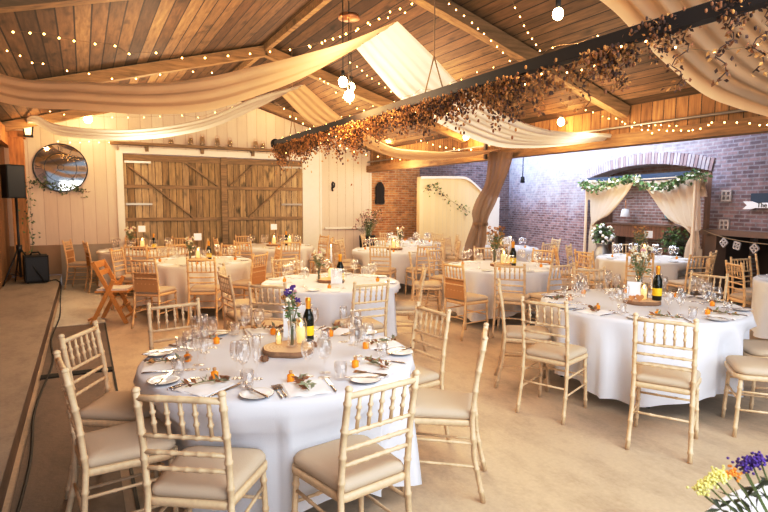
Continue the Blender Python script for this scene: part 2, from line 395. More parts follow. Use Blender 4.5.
# (x', y', z) -> PW - x'*(dx,dy) + y'*(-dy,dx)
def onwall(o): o.matrix_world = LW @ o.matrix_world; return o
def wstruct(name, mb): return onwall(struct(name, mb))
AL, AR, AZ, AT = 0.0, 3.53, 2.18, 2.40   # arch: left, right, springing, crown
def archz(x):
    t = (x-AL)/(AR-AL)*2-1; return AZ+(AT-AZ)*(1-t*t)
b = MB()
H0 = 3.5
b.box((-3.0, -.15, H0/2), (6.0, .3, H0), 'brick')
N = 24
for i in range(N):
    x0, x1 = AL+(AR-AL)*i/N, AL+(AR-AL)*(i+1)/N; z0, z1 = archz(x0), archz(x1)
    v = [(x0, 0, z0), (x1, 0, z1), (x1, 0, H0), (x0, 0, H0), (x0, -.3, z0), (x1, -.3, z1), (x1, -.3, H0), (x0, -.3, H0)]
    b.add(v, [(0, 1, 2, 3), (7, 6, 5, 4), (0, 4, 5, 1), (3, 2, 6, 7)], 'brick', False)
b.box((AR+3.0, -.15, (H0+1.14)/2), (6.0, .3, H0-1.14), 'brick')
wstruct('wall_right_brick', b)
b = MB()   # soldier course over the arch
r0_ = random.Random(1)
for i in range(44):
    x = AL+(AR-AL)*(i+.5)/44; t = (x-AL)/(AR-AL)*2-1; z = archz(x); sl = -2*t*(AT-AZ)/((AR-AL)/2)
    rot = Matrix.Rotation(-math.atan(sl), 3, 'Y')
    hh = .21+r0_.uniform(-.01, .01); b.box(Vector((x, .008, z))+rot @ Vector((0, 0, hh/2+.01)), (.066, .03, hh), r0_.choice(['arch_brick', 'arch_brick', 'arch_brick2']), rot)
wstruct('wall_right_arch_course', b)
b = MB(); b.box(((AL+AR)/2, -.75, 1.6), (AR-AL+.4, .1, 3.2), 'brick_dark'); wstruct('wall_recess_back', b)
b = MB()
for x in (AL-.03, ): b.box((x, -.45, 1.3), (.08, .6, 2.6), 'brown_wood')
b.box((AR-.05, -.3, 1.09), (.28, .5, 2.18), 'brown_wood'); wstruct('trim_9', b)
b = MB(); b.box((AR+3, -.9, .7), (6, .1, 1.6), 'dark_wood'); b.box((AR+3, -.45, 1.2), (6, .9, .06), 'dark_wood'); b.box((AR+.1, -.5, .6), (.08, .9, 1.2), 'dark_wood'); wstruct('wall_ledge_recess', b)  # dark faces put the shade under the ledge into the colour
b = MB(); b.box((AR+2.9, .03, 1.19), (6.0, .2, .09), 'ledge'); b.box((AR+.15, .0, .57), (.22, .2, 1.14), 'ledge'); wstruct('trim_10', b)

# stage along the left side
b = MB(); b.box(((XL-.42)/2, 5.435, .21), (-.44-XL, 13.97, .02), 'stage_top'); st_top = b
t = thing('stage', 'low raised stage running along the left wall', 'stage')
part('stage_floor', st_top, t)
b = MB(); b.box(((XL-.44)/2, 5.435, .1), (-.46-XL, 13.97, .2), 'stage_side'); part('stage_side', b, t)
b = MB(); b.box((-1.01, 12.0, 1.55), (.22, .24, 2.66), 'post'); b.box((-1.01, 12.0, 2.84), (.28, .3, .12), 'post'); single('timber_post', b, 'orange lit timber post on the stage beside the mirror', 'post')

# ------------------------------------------------------------------ barn doors
def barn_door(name, x0, x1, hinge_left, label):
    t = thing(name, label, 'barn door', (0, 0, 0)); t['kind'] = 'structure'
    b = MB(); b.box(((x0+x1)/2, YB+.0, 1.32), (x1-x0-.02, .05, 2.60), 'door'); part('door_panel', b, t)
    y = YB-.045
    for z in (.25, 1.28, 1.96):
        b = MB(); b.box(((x0+x1)/2, y, z), (x1-x0-.04, .035, .075), 'brace'); part('cross_rail', b, t)
    b = MB(); b.box(((x0+x1)/2, y, 2.55), (x1-x0-.04, .035, .13), 'brace'); part('cross_rail', b, t)
    xm = (x0+x1)/2
    b = MB(); xa, xb = (x0+.12, x0+1.35) if hinge_left else (x1-.12, x1-1.3)
    b.bar((xa, y, 2.36), (xb, y, 1.31), .03, .11, 'brace', (0, 1, 0)); part('diagonal_brace', b, t)
    b = MB(); b.bar((x1-.75 if hinge_left else x0+.62, y, 2.47), (x1-.10 if hinge_left else x0+.10, y, 2.0), .03, .10, 'brace', (0, 1, 0)); part('diagonal_brace', b, t)
    for z in (1.60, 2.46):
        xa = x0+.02 if hinge_left else x1-.02; d = 1 if hinge_left else -1
        b = MB(); b.box((xa+d*.26, y-.02, z), (.5, .02, .045), 'iron'); part('strap_hinge', b, t)
barn_door('door_1', DX0, 2.72, True, 'left leaf of the weathered timber barn doors')
barn_door('door_2', 2.78, DX1, False, 'right leaf of the weathered timber barn doors')
b = MB(); b.box((2.75, YB-.06, 1.31), (.13, .07, 2.62), 'brace'); struct('trim_11', b)
b = MB(); b.box((2.66, YB-.03, DZ+.06), (3.95, .08, .12), 'white_paint'); struct('trim_12', b)
t = thing('door_rail', 'weathered timber rail above the barn doors carrying jars', 'rail')
b = MB(); b.box((2.33, YB-.11, 2.82), (3.62, .14, .055), 'brace'); part('rail', b, t)
for x in (1.2, 2.3, 3.4):
    b = MB(); b.box((x, YB-.05, 2.76), (.07, .10, .16), 'brace'); part('bracket', b, t)

# ------------------------------------------------------------------ chairs
def beads(a, b_, r, rb, rings, steps=4):
    a, b_ = Vector(a), Vector(b_); pts = []; rr = []; L = (b_-a).length
    ks = sorted(rings); marks = [(0, r)]
    for k in ks:
        e = .008/L; marks += [(k-e*1.3, r), (k-e*.5, rb), (k+e*.5, rb), (k+e*1.3, r)]
    marks.append((1, r))
    for t, q in marks: pts.append(a.lerp(b_, t)); rr.append(q)
    return pts, rr
def chair_proto(wood, panelled=False):
    def B(a, b_, r, rb, rings, n=7):
        mb = MB(); p, q = beads(a, b_, r, rb, rings); mb.tube(p, q, wood, n); return mb
    def joinmb(pts, r, rb, n=8):
        mb = MB(); P = []; Q = []
        for a, c in zip(pts, pts[1:]):
            L = (Vector(c)-Vector(a)).length; kk = max(1, int(L/.11)); p, q = beads(a, c, r, rb, [(i+.5)/kk for i in range(kk)])
            if P: p, q = p[1:], q[1:]
            P += p; Q += q
        mb.tube(P, Q, wood, n); top = Vector(pts[-1]); mb.ball(top+Vector((0, 0, .004)), r*1.25, wood, 8, 4, (1, 1, .8)); return mb
    ps = []
    for s in (-1, 1):
        ps.append(('back_post', joinmb([(s*.185, -.245, 0), (s*.178, -.19, .25), (s*.175, -.175, .46), (s*.175, -.195, .68), (s*.173, -.235, .915)], .0145, .0180).mesh('back_post')))
    for s in (-1, 1):
        ps.append(('leg', joinmb([(s*.195, .205, 0), (s*.18, .185, .43)], .0140, .0175).mesh('leg')))
    def yb(z): return -.175-.06*((z-.46)/.455)**1.3 if z > .46 else -.175
    for z in (.727, .655, .585):
        ps.append(('cross_rail', B((-.174, yb(z), z), (.174, yb(z), z), .0095, .0120, [.17, .34, .5, .66, .83]).mesh('cross_rail')))
    ps.append(('crest_rail', B((-.174, yb(.888), .888), (.174, yb(.888), .888), .0135, .0150, [.25, .5, .75]).mesh('crest_rail')))
    for i in range(5):
        x = (i-2)*.058
        ps.append(('spindle', B((x, yb(.732), .732), (x, yb(.882), .882), .0080, .0125, [.35, .65], 6).mesh('spindle')))
    # seat frame: rounded trapezoid
    def outline(k, z, n=8):
        W0, W1, y0, y1, rr = .175, .205, -.19, .215, .07
        pts = []
        for cx, cy, a0 in ((W1-rr, y1-rr, 0), (-W1+rr, y1-rr, 90), (-W0+rr*.5, y0+rr*.5, 180), (W0-rr*.5, y0+rr*.5, 270)):
            q = rr if cy > 0 else rr*.5
            for j in range(n): a = math.radians(a0+90*j/(n-1)); pts.append(Vector(((cx+q*math.cos(a))*k, (cy+q*math.sin(a))*k+.01, z)))
        return pts
    def slab(levels, m):
        mb = MB(); rings = [outline(k, z) for k, z in levels]; n = len(rings[0]); vs = [p for r in rings for p in r]
        fs = [(i*n+j, i*n+(j+1) % n, (i+1)*n+(j+1) % n, (i+1)*n+j) for i in range(len(rings)-1) for j in range(n)]
        fs += [tuple(reversed(range(n))), tuple(range((len(rings)-1)*n, len(rings)*n))]
        mb.add(vs, fs, m); return mb
    ps.append(('seat_frame', slab([(.97, .418), (1.02, .424), (1.02, .448), (.98, .454)], wood).mesh('seat_frame')))
    ps.append(('seat_cushion', slab([(.93, .454), (.985, .466), (.99, .482), (.95, .497), (.80, .507), (.5, .511), (.2, .512)], 'pad').mesh('seat_cushion')))
    for a, c in (((-.182, -.2, .2), (-.187, .19, .2)), ((.182, -.2, .2), (.187, .19, .2)), ((-.187, .193, .27), (.187, .193, .27)), ((-.18, -.19, .25), (.18, -.19, .25)), ((-.18, -.185, .33), (-.183, .185, .33)), ((.18, -.185, .33), (.183, .185, .33))):
        ps.append(('stretcher', B(a, c, .008, .010, [.33, .66]).mesh('stretcher')))
    if panelled:
        mb = MB(); mb.box((0, -.19, .60), (.33, .012, .24), 'tan_panel'); ps.append(('back_panel', mb.mesh('back_panel')))
    return ps
CH_A = chair_proto('chair'); CH_W = chair_proto('chair_warm'); CH_S = chair_proto('chair_warm', True)

def clock(cx, cy, x, y):
    a = math.degrees(math.atan2(y-cy, x-cx)-math.atan2(-cy, -cx)); a = (a+360) % 360     # 0 = towards the camera, + = anticlockwise seen from above
    return ['nearest side', 'near right side', 'right side', 'far right side', 'far side', 'far left side', 'left side', 'near left side'][int((a+22.5)//45) % 8]
TAB = {  # centre, radius, description, linen
 'A': (.99, 3.09, .78, 'front left table', 'linen'), 'B': (4.40, 3.22, .86, 'front right table', 'linen'),
 'C': (2.45, 5.75, .78, 'middle table', 'linen'), 'D': (1.52, 8.75, .80, 'second row left table', 'linen_lamplit'),
 'E': (.95, 11.25, .78, 'far left table', 'linen_lamplit'), 'F': (3.45, 11.1, .80, 'far middle table', 'linen_lamplit'),
 'G': (5.25, 9.2, .82, 'white panel table', 'linen'), 'I': (6.55, 10.85, .75, 'farthest brickside table', 'linen'),
 'K': (5.25, 6.1, .80, 'centre right table', 'linen'), 'L': (7.45, 8.7, .75, 'curtain side table', 'linen'),
 'M': (8.15, 5.92, .74, 'draped arch table', 'linen_lamplit'), 'N': (7.6, 3.05, .78, 'right edge table', 'linen'),
}
seen_side = {}; CHP = {}
def chair(T, x, y, ang, proto=CH_A, mid=True, side=None):
    a = math.radians(ang); fx, fy = math.cos(a), math.sin(a)
    if mid: x, y = x+fx*.235, y+fy*.235
    cx, cy, R, desc, _ = TAB[T]
    s = side or clock(cx, cy, x, y); key = (T, s)
    seen_side[key] = seen_side.get(key, 0)+1
    if seen_side[key] > 1: s = ['', 'outer '][min(1, seen_side[key]-1)]+s
    look = {id(CH_A): 'cream bamboo-style chair', id(CH_W): 'honey bamboo-style chair', id(CH_S): 'honey bamboo-style chair with tan back panel'}[id(proto)]
    CHP.setdefault(T, []).append((x, y, a))
    return place('bamboo_chair', proto, '%s, %s of the %s' % (look, s, desc), 'chair', (x, y, 0), a-PI/2, 'bamboo-style chairs around the round tables')
for T, L in {
 'A': [(.29, 2.17, 55), (1.05, 1.92, 99), (1.98, 2.42, 140), (2.12, 3.17, 185), (.55, 4.21, -82), (-.05, 3.54, -29), (-.12, 2.85, 7)],
 'B': [(3.24, 2.18, 29), (3.02, 3.02, 22), (3.30, 3.86, -40), (5.05, 4.36, -118), (5.78, 3.42, 190), (4.42, 1.90, 130, 'right side'), (5.05, 2.22, 145, 'lower right side')],
 'C': [(2.30, 4.45, 90), (1.42, 4.80, 49), (3.37, 5.22, 150), (2.31, 7.00, -84), (1.22, 5.62, 5), (1.36, 6.38, -20)],
 'D': [(.64, 7.64, 50, None, CH_S), (1.32, 7.42, 68, None, CH_W), (2.20, 7.72, 130, None, CH_S), (2.72, 8.5, 175, None, CH_W), (2.25, 9.75, -130, None, CH_W), (1.05, 9.9, -75, None, CH_W), (.42, 9.45, -30, None, CH_W)],
 'E': [(.0, 11.3, 10, None, CH_S), (-.30, 11.95, -20, None, CH_S), (.75, 10.1, 80, None, CH_W), (1.45, 10.2, 105, None, CH_W), (2.1, 11.0, 170, None, CH_W), (.9, 12.3, -90, None, CH_W), (1.75, 12.1, -120, None, CH_W)],
 'F': [(2.60, 10.35, 45, None, CH_W), (3.42, 9.95, 85, None, CH_W), (4.5, 10.5, 150, None, CH_W), (4.7, 11.4, 190, None, CH_W), (3.1, 12.25, -80, None, CH_W), (4.05, 12.2, -120, None, CH_W), (2.3, 11.3, 0, None, CH_W)],
 'G': [(4.40, 8.22, 48), (5.18, 7.95, 85), (6.35, 8.6, 150), (6.5, 9.5, 190), (4.05, 9.3, 0), (4.5, 10.15, -50), (5.5, 10.4, -100)],
 'I': [(5.75, 11.6, -40), (6.6, 12.0, -90), (7.6, 11.2, 200), (7.55, 10.3, 150)],
 'K': [(4.46, 5.03, 40), (5.08, 4.78, 85), (3.90, 5.42, 8, None, CH_S), (6.35, 5.55, 160, None, CH_W), (6.45, 6.5, 195, None, CH_S), (5.9, 7.3, -110), (4.9, 7.3, -75), (4.1, 6.75, -30)],
 'L': [(6.7, 7.8, 45), (7.6, 7.5, 95), (8.6, 8.3, 160), (6.85, 9.75, -60), (8.1, 9.75, -120)],
 'M': [(6.95, 6.72, -40, 'far left side', CH_W), (7.1, 5.22, 38, 'near left side', CH_W), (7.75, 4.72, 72, None, CH_W), (8.45, 4.95, 108, 'right side', CH_W), (8.80, 6.85, -125), (7.5, 6.95, -60), (6.78, 5.97, 0, 'left side', CH_W)],
 'N': [(7.15, 3.93, -32, None, CH_W), (8.42, 4.33, -62, 'wall side', CH_W), (7.92, 4.27, -100, None, CH_W), (6.9, 2.2, 40)],
}.items():
    for c in L:
        chair(T, c[0], c[1], c[2], c[4] if len(c) > 4 else CH_A, True, c[3] if len(c) > 3 else None)

# folding chair at the second row left table
t = thing('folding_chair', 'varnished wooden folding chair with white pad left of the second row table', 'chair', (.33, 8.35, 0), math.radians(-20))
def fpart(nm, f): b = MB(); f(b); part(nm, b, t)
for s in (-1, 1):
    fpart('frame_leg', lambda b: b.bar((-.24, s*.21, 0), (.06, s*.21, .60), .03, .05, 'folding', (0, 0, 1)))
    fpart('back_upright', lambda b: b.bar((.20, s*.19, 0), (-.20, s*.19, .84), .03, .05, 'folding', (0, 0, 1)))
fpart('seat', lambda b: b.box((.02, 0, .44), (.42, .38, .025), 'folding'))
fpart('seat_pad', lambda b: b.box((.02, 0, .465), (.38, .35, .03), 'pad_white'))
fpart('back_slat', lambda b: b.bar((-.18, -.19, .80), (-.18, .19, .80), .02, .09, 'folding'))
fpart('back_slat', lambda b: b.bar((-.13, -.19, .69), (-.13, .19, .69), .02, .07, 'folding'))
for x, z in ((-.28, .06), (.2, .1), (.13, .22)): fpart('stretcher', lambda b: b.bar((x, -.2, z), (x, .2, z), .02, .03, 'folding'))

# ------------------------------------------------------------------ tables
def table(T, leg=True):
    cx, cy, R, desc, lin = TAB[T]
    t = thing('round_table', 'round banquet table under the cloth, %s' % desc, 'table', (cx, cy, 0), 0, 'round banquet tables')
    b = MB(); b.lathe([(0, .715), (R-.02, .715), (R-.02, .738), (0, .738)], 'brown_wood', 40, smooth=False); part('tabletop', b, t)
    for k in range(4):
        a = PI/4+k*PI/2; b = MB(); b.tube([(R*.75*math.cos(a), R*.75*math.sin(a), 0), (R*.68*math.cos(a), R*.68*math.sin(a), .715)], .016, 'black_metal', 8); part('leg', b, t)
    rnd = random.Random(ord(T)); n = 160 if T in 'ABCKD' else 96; rows = []
    lim = [9.0]*n
    for (px, py, a) in CHP.get(T, []):
        fx, fy = math.cos(a), math.sin(a)
        for i in range(-8, 9):
            for yy in (.225, .1, 0):
                qx, qy = px+fx*yy+fy*.027*i-cx, py+fy*yy-fx*.027*i-cy
                k_ = int(round(math.atan2(qy, qx)/(2*PI)*n)) % n; d_ = max(R*.55, math.hypot(qx, qy)-.02)
                for o_ in (-1, 0, 1): lim[(k_+o_) % n] = min(lim[(k_+o_) % n], d_)
    for _ in range(3): lim = [min(lim[i], (lim[i-1]+lim[(i+1) % n])/2+.03) if lim[i] < 8 or True else lim[i] for i in range(n)]
    nf = 15; ph = [rnd.uniform(0, 6.28) for _ in range(4)]
    def fold(a): return .55*math.sin(nf*a+ph[0]+.9*math.sin(3*a+ph[1]))+.45*math.sin((nf-4)*a+ph[2])
    lv = [(0, .7465, 0, 0), (.5, .7465, 0, 0), (.93, .7465, 0, 0), (.985, .745, 0, 0), (1.0, .737, .0, 0), (1.006, .715, .002, 0), (1.012, .66, .022, 0), (1.016, .56, .042, 0), (1.018, .46, .060, 0), (1.020, .36, .076, 0), (1.024, .24, .090, 0), (1.030, .13, .10, 1)]
    for q, z, am, last in lv:
        row = []
        for i in range(n+1):
            a = 2*PI*(i % n)/n; f = fold(a); rr = R*q+am*f
            zz = z
            if z < .7: zz = z+(.75-z)*(.03+.05*math.sin(2*a+ph[3])+.07*math.sin(4*a+ph[1]))+.0*f
            if q == 0: rr = 0.0005
            if z < .70: rr = min(rr, lim[i % n]+max(0, z-.56)*2.5)
            row.append((rr*math.cos(a), rr*math.sin(a), max(.02, zz)))
        rows.append(row)
    b = MB(); b.grid(rows, lin)
    single('tablecloth', b, 'long white cloth with soft folds draped over the %s' % desc, 'tablecloth', (cx, cy, 0), 0, 'white tablecloths')
for T in TAB: table(T)

# ------------------------------------------------------------------ tableware prototypes
def L_(prof, m, n=16): b = MB(); b.lathe(prof, m, n); return b
P_WINE = [('foot', L_([(0, 0), (.034, .001), (.033, .003), (.006, .008)], 'glass').mesh('foot')), ('stem', L_([(.0045, .006), (.0035, .04), (.0045, .095)], 'glass', 8).mesh('stem')),
          ('bowl', L_([(.004, .092), (.022, .105), (.035, .13), (.039, .155), (.036, .185), (.031, .21), (.0305, .21), (.0355, .184), (.0385, .155), (.0345, .131), (.021, .107), (.001, .098)], 'glass').mesh('bowl'))]
P_FLUTE = [('foot', L_([(0, 0), (.031, .001), (.030, .003), (.006, .008)], 'glass').mesh('foot')), ('stem', L_([(.004, .006), (.0035, .04), (.0045, .08)], 'glass', 8).mesh('stem')),
           ('bowl', L_([(.003, .078), (.014, .095), (.022, .13), (.0245, .18), (.022, .235), (.0215, .235), (.024, .18), (.0215, .131), (.013, .097), (.001, .085)], 'glass').mesh('bowl'))]
P_TUMBLER = L_([(.027, 0), (.029, .003), (.034, .09), (.033, .09), (.0285, .012), (0, .010)], 'glass').mesh('tumbler')
def W_(): 
    b = MB(); b.lathe([(0, 0), (.034, .001), (.006, .006), (.0035, .03), (.004, .09), (.022, .105), (.036, .13), (.039, .155), (.031, .21), (.0305, .21), (.038, .155), (.035, .131), (.001, .098)], 'glass', 10); return b.mesh('wine_glass')
P_WINE_S = W_()
b = MB(); b.lathe([(0, .004), (.050, .004), (.060, .008), (.078, .014), (.079, .016), (.077, .018), (.058, .012), (.048, .008), (0, .008)], 'china', 28); P_PLATE = [('plate_body', b.mesh('plate_body'))]
b = MB(); b.lathe([(.0765, .0175), (.0795, .0165), (.080, .0145), (.0785, .0155)], 'china_rim', 28); P_PLATE.append(('rim', b.mesh('rim')))
b = MB(); b.lathe([(0, .002), (.048, .002), (.078, .014), (.077, .017), (.048, .007), (0, .007)], 'china', 16); P_PLATE_S = b.mesh('side_plate')
def knife():
    b = MB(); b.tube([(0, -.10, .005), (0, -.09, .006), (0, -.01, .005), (0, 0, .004)], [.003, .0055, .0045, .003], 'steel', 6)
    h = MB(); h.add([(-.008, 0, .004), (.008, 0, .004), (.009, .07, .004), (.004, .11, .004), (-.008, .10, .004), (-.008, 0, .006), (.008, 0, .0055), (.009, .07, .0055), (.004, .11, .0055), (-.008, .10, .0055)], [(5, 6, 7, 8, 9), (0, 1, 6, 5), (1, 2, 7, 6), (2, 3, 8, 7), (3, 4, 9, 8), (4, 0, 5, 9), (4, 3, 2, 1, 0)], 'steel', False)
    return [('handle', b.mesh('handle')), ('blade', h.mesh('blade'))]
def fork():
    b = MB(); b.tube([(0, -.10, .004), (0, -.09, .0055), (0, .0, .004), (0, .03, .004)], [.003, .0055, .003, .003], 'steel', 6)
    h = MB(); h.box((0, .038, .005), (.022, .02, .003), 'steel')
    for x in (-.009, -.003, .003, .009): h.bar((x, .045, .005), (x, .095, .006), .0032, .003, 'steel')
    return [('handle', b.mesh('handle')), ('tines', h.mesh('tines'))]
P_KNIFE, P_FORK = knife(), fork()
def napk():
    b = MB(); rows = []
    for i in range(9):
        rows.append([(.10*(j/8*2-1), .105*(i/8*2-1), .010+.004*math.sin(j*1.3)*math.cos(i*.9)-(.008 if i in (0, 8) or j in (0, 8) else 0)) for j in range(9)])
    b.grid(rows, 'napkin'); b.box((.004, .004, .004), (.196, .2, .006), 'napkin'); return b.mesh('napkin')
P_NAP = napk()
def sprig(seed, mats=('leaf_grey', 'hop2')):
    r = random.Random(seed); b = MB(); b.tube([(-.06, 0, .004), (0, .008, .008), (.06, -.004, .006)], .0016, 'stem', 5)
    for i in range(26):
        x = r.uniform(-.06, .07); b.leaf((x, r.uniform(-.006, .006), .007), r.uniform(.02, .038), .013, r.choice(mats), r, (r.uniform(-.3, 1), r.uniform(-1, 1), r.uniform(0, .35)))
    return b.mesh('herb_sprig')
P_SPRIG = [sprig(i) for i in range(3)]+[sprig(9, ('hop1', 'hop2', 'leaf_grey'))]
b = MB(); b.lathe([(0, 0), (.017, 0), (.019, .003), (.019, .034), (.016, .038), (.008, .040), (.0075, .045), (0, .045)], 'amber', 12); P_FAV = [('bottle_body', b.mesh('bottle_body'))]
b = MB(); b.lathe([(0, .045), (.0075, .044), (.0095, .047), (.009, .058), (0, .059)], 'cork', 10); P_FAV.append(('stopper', b.mesh('stopper')))

SIDES = {0: 'nearest', 1: 'near right', 2: 'right', 3: 'far right', 4: 'far', 5: 'far left', 6: 'left', 7: 'near left'}
ZT = .7465
def setting(T, k, full, offs=0.0):
    cx, cy, R, desc, _ = TAB[T]
    a0 = math.atan2(-cy, -cx)+k*PI/4+offs; sd = SIDES[k]
    ux, uy = -math.cos(a0), -math.sin(a0)        # inward
    rx, ry = uy, -ux                              # diner's right
    def at(x, y, z=0): return (cx-ux*(R-y)+rx*x, cy-uy*(R-y)+ry*x, ZT+z)
    rz = math.atan2(uy, ux)-PI/2
    w = 'at %s place, %s' % (sd, desc); r = random.Random(k*7+ord(T))
    place('napkin', P_NAP, 'folded white napkin '+w, 'napkin', at(0, .135), rz+r.uniform(-.1, .1), 'folded napkins')
    g2 = 'wine glasses on the tables'
    if not full:
        place('side_plate', P_PLATE_S, 'small white side plate '+w, 'plate', at(-.185, .125), rz, 'side plates')
        place('wine_glass', P_WINE_S, 'stemmed wine glass '+w, 'glass', at(.13, .27), rz, g2)
        place('wine_glass', P_WINE_S, 'second wine glass further in '+w, 'glass', at(.05, .32), rz, g2)
        if k % 2 == 0: place('favour_bottle', P_FAV, 'tiny amber favour bottle '+w, 'bottle', at(-.02, .25), rz, 'amber favour bottles')
        return
    place('herb_sprig', P_SPRIG[r.randrange(4)], 'dried herb sprig lying on the napkin '+w, 'herb sprig', at(0, .14, .015), rz+r.uniform(0, 3), 'dried herb sprigs', 1.5)
    place('side_plate', P_PLATE, 'white side plate with dark rim '+w, 'plate', at(-.235, .11), rz, 'side plates')
    place('butter_knife', P_KNIFE, 'steel butter knife resting on the side plate '+w, 'knife', at(-.235, .11, .016), rz+.4, 'butter knives')
    place('fork', P_FORK, 'steel dinner fork '+w, 'fork', at(-.135, .13), rz+.05, 'dinner forks')
    place('knife', P_KNIFE, 'steel dinner knife '+w, 'knife', at(.128, .13), rz-.04, 'dinner knives')
    if T == 'A': place('fork', P_FORK, 'inner steel fork beside the napkin '+w, 'fork', at(-.113, .135), rz+.03, 'starter forks')
    place('wine_glass', P_WINE, 'tall stemmed wine glass '+w, 'glass', at(.13, .27), rz, g2)
    place('wine_glass', P_WINE, 'inner stemmed wine glass '+w, 'glass', at(.055, .315), rz, g2, .92)
    place('champagne_flute', P_FLUTE, 'slim champagne flute '+w, 'glass', at(.155, .345), rz, 'champagne flutes')
    place('tumbler', P_TUMBLER, 'low glass tumbler '+w, 'glass', at(.20, .21), rz, 'tumblers')
    place('favour_bottle', P_FAV, 'tiny amber bottle with stopper '+w, 'bottle', at(-.045, .262), rz, 'amber favour bottles')
for k in range(8): setting('A', k, True, .18)
for k in range(8): setting('B', k, True, .3)
for T in 'CDKG':
    for k in range(8): setting(T, k, False)
for T in 'EFILMN':
    for k in range(0, 8): setting(T, k, False, .2)

# ------------------------------------------------------------------ centrepieces
def log_proto(R, n=36, seed=1):
    r = random.Random(seed); wob = [1+.04*math.sin(3*2*PI*i/n+1)+.03*math.sin(5*2*PI*i/n)+r.uniform(-.012, .012) for i in range(n)]
    def ring(k, z): return [(R*k*wob[i]*math.cos(2*PI*i/n), R*k*wob[i]*math.sin(2*PI*i/n), z) for i in range(n)]
    b = MB(); vs = ring(.95, 0)+ring(1, .006)+ring(1, .03)+ring(.955, .0345)
    b.add(vs, [(i*n+j, i*n+(j+1) % n, (i+1)*n+(j+1) % n, (i+1)*n+j) for i in range(3) for j in range(n)]+[tuple(reversed(range(n)))], 'bark')
    f = MB(); f.add(ring(.955, .0346), [tuple(range(n))], 'logface', False)
    return [('bark_edge', b.mesh('bark_edge')), ('sawn_face', f.mesh('sawn_face'))]
P_LOG = log_proto(.155)
def bottle_proto():
    b = MB(); b.lathe([(0, 0), (.036, 0), (.0375, .005), (.0375, .15), (.034, .175), (.022, .205), (.015, .225), (.0145, .262), (0, .262)], 'wine', 20)
    f = MB(); f.lathe([(.0162, .222), (.0165, .262), (.0185, .266), (.0185, .29), (.015, .297), (0, .298)], 'foil', 14)
    l = MB(); l.lathe([(.0378, .04), (.0382, .041), (.0382, .105), (.0378, .106)], 'yellow', 20)
    return [('bottle_body', b.mesh('bottle_body')), ('foil_cap', f.mesh('foil_cap')), ('label_band', l.mesh('label_band'))]
P_BOT = bottle_proto()
def candle_proto():
    j = MB(); j.lathe([(.034, 0), (.037, .004), (.037, .13), (.030, .145), (.030, .155), (.029, .155), (.029, .145), (.0355, .13), (.0355, .006), (0, .005)], 'glass_jar', 18)
    c = MB(); c.lathe([(0, .007), (.026, .007), (.026, .10), (0, .102)], 'wax', 14)
    w = MB(); w.ball((0, 0, .117), .007, 'flame', 8, 6, (1, 1, 2.1))
    return [('glass_jar', j.mesh('glass_jar')), ('candle', c.mesh('candle'), [('flame', w.mesh('flame'))])]
P_CAN = candle_proto()
def taper_proto():
    j = MB(); j.lathe([(0, 0), (.036, 0), (.038, .01), (.038, .09), (.03, .12), (.013, .15), (.012, .19), (.011, .19)], 'glass_jar', 16); j.lathe([(0, .01), (.033, .012), (.034, .085), (.024, .115), (0, .118)], 'wax', 14)
    c = MB(); c.tube([(0, 0, .17), (0, 0, .36)], [.011, .008], 'card', 8); f = MB(); f.ball((0, 0, .375), .006, 'flame', 8, 6, (1, 1, 2))
    return [('bottle_holder', j.mesh('bottle_holder')), ('taper_candle', c.mesh('taper_candle'), [('flame', f.mesh('flame'))])]
P_TAP = taper_proto()
def vase_proto(seed, pal, h=.30, nfl=12, spread=.07):
    r = random.Random(seed)
    v = MB(); v.lathe([(0, 0), (.028, 0), (.031, .004), (.022, .10), (.028, .155), (.027, .155), (.021, .10), (.028, .01), (0, .008)], 'glass', 14)
    s = MB(); fl = MB()
    for i in range(nfl):
        a = r.uniform(0, 6.28); q = spread*math.sqrt(r.random()); z = h*r.uniform(.72, 1.0); tip = Vector((q*math.cos(a), q*math.sin(a), z))
        s.tube([(r.uniform(-.01, .01), r.uniform(-.01, .01), .012), (tip.x*.25, tip.y*.25, .15), tip], .0016, 'stem', 5)
        for _ in range(6): s.leaf(tip*r.uniform(.6, .95)+Vector((0, 0, r.uniform(-.02, .0))), r.uniform(.025, .045), .014, r.choice(['leaf_grey', 'leaf', 'hop1']), r)
        c = r.choice(pal); rad = r.uniform(.010, .018)
        for _ in range(9):
            fl.ball(tip+Vector((r.uniform(-1, 1), r.uniform(-1, 1), r.uniform(-.6, 1)))*rad, rad*.5, c, 6, 4)
    return [('vase', v.mesh('vase')), ('stems', s.mesh('stems')), ('blooms', fl.mesh('blooms'))]
P_VASE1 = vase_proto(3, ['purple', 'cream', 'pink', 'purple', 'hop1'], .34, 12, .055)
P_VASE2 = vase_proto(5, ['cream', 'hop1', 'pink', 'cream'], .36, 16, .09)
P_VASE3 = vase_proto(8, ['hop1', 'hop2', 'hop1'], .40, 22, .10)
def card_proto(stick):
    b = MB(); b.box((0, 0, .075 if not stick else .30), (.105, .004, .14 if not stick else .10), 'card', Matrix.Rotation(-.12, 3, 'X') if not stick else None)
    ps = [('card_face', b.mesh('card_face'))]
    c = MB()
    if stick: c.tube([(0, 0, .0), (0, 0, .255)], .003, 'rope', 6); c.lathe([(0, 0), (.03, 0), (.03, .012), (0, .014)], 'logface', 12); ps.append(('stand', c.mesh('stand')))
    else: c.bar((0, .06, .0), (0, .012, .13), .05, .003, 'card'); ps.append(('back_strut', c.mesh('back_strut')))
    return ps
P_CARD, P_CARDS = card_proto(False), card_proto(True)
camface = lambda x, y: math.atan2(-y, -x)+PI/2
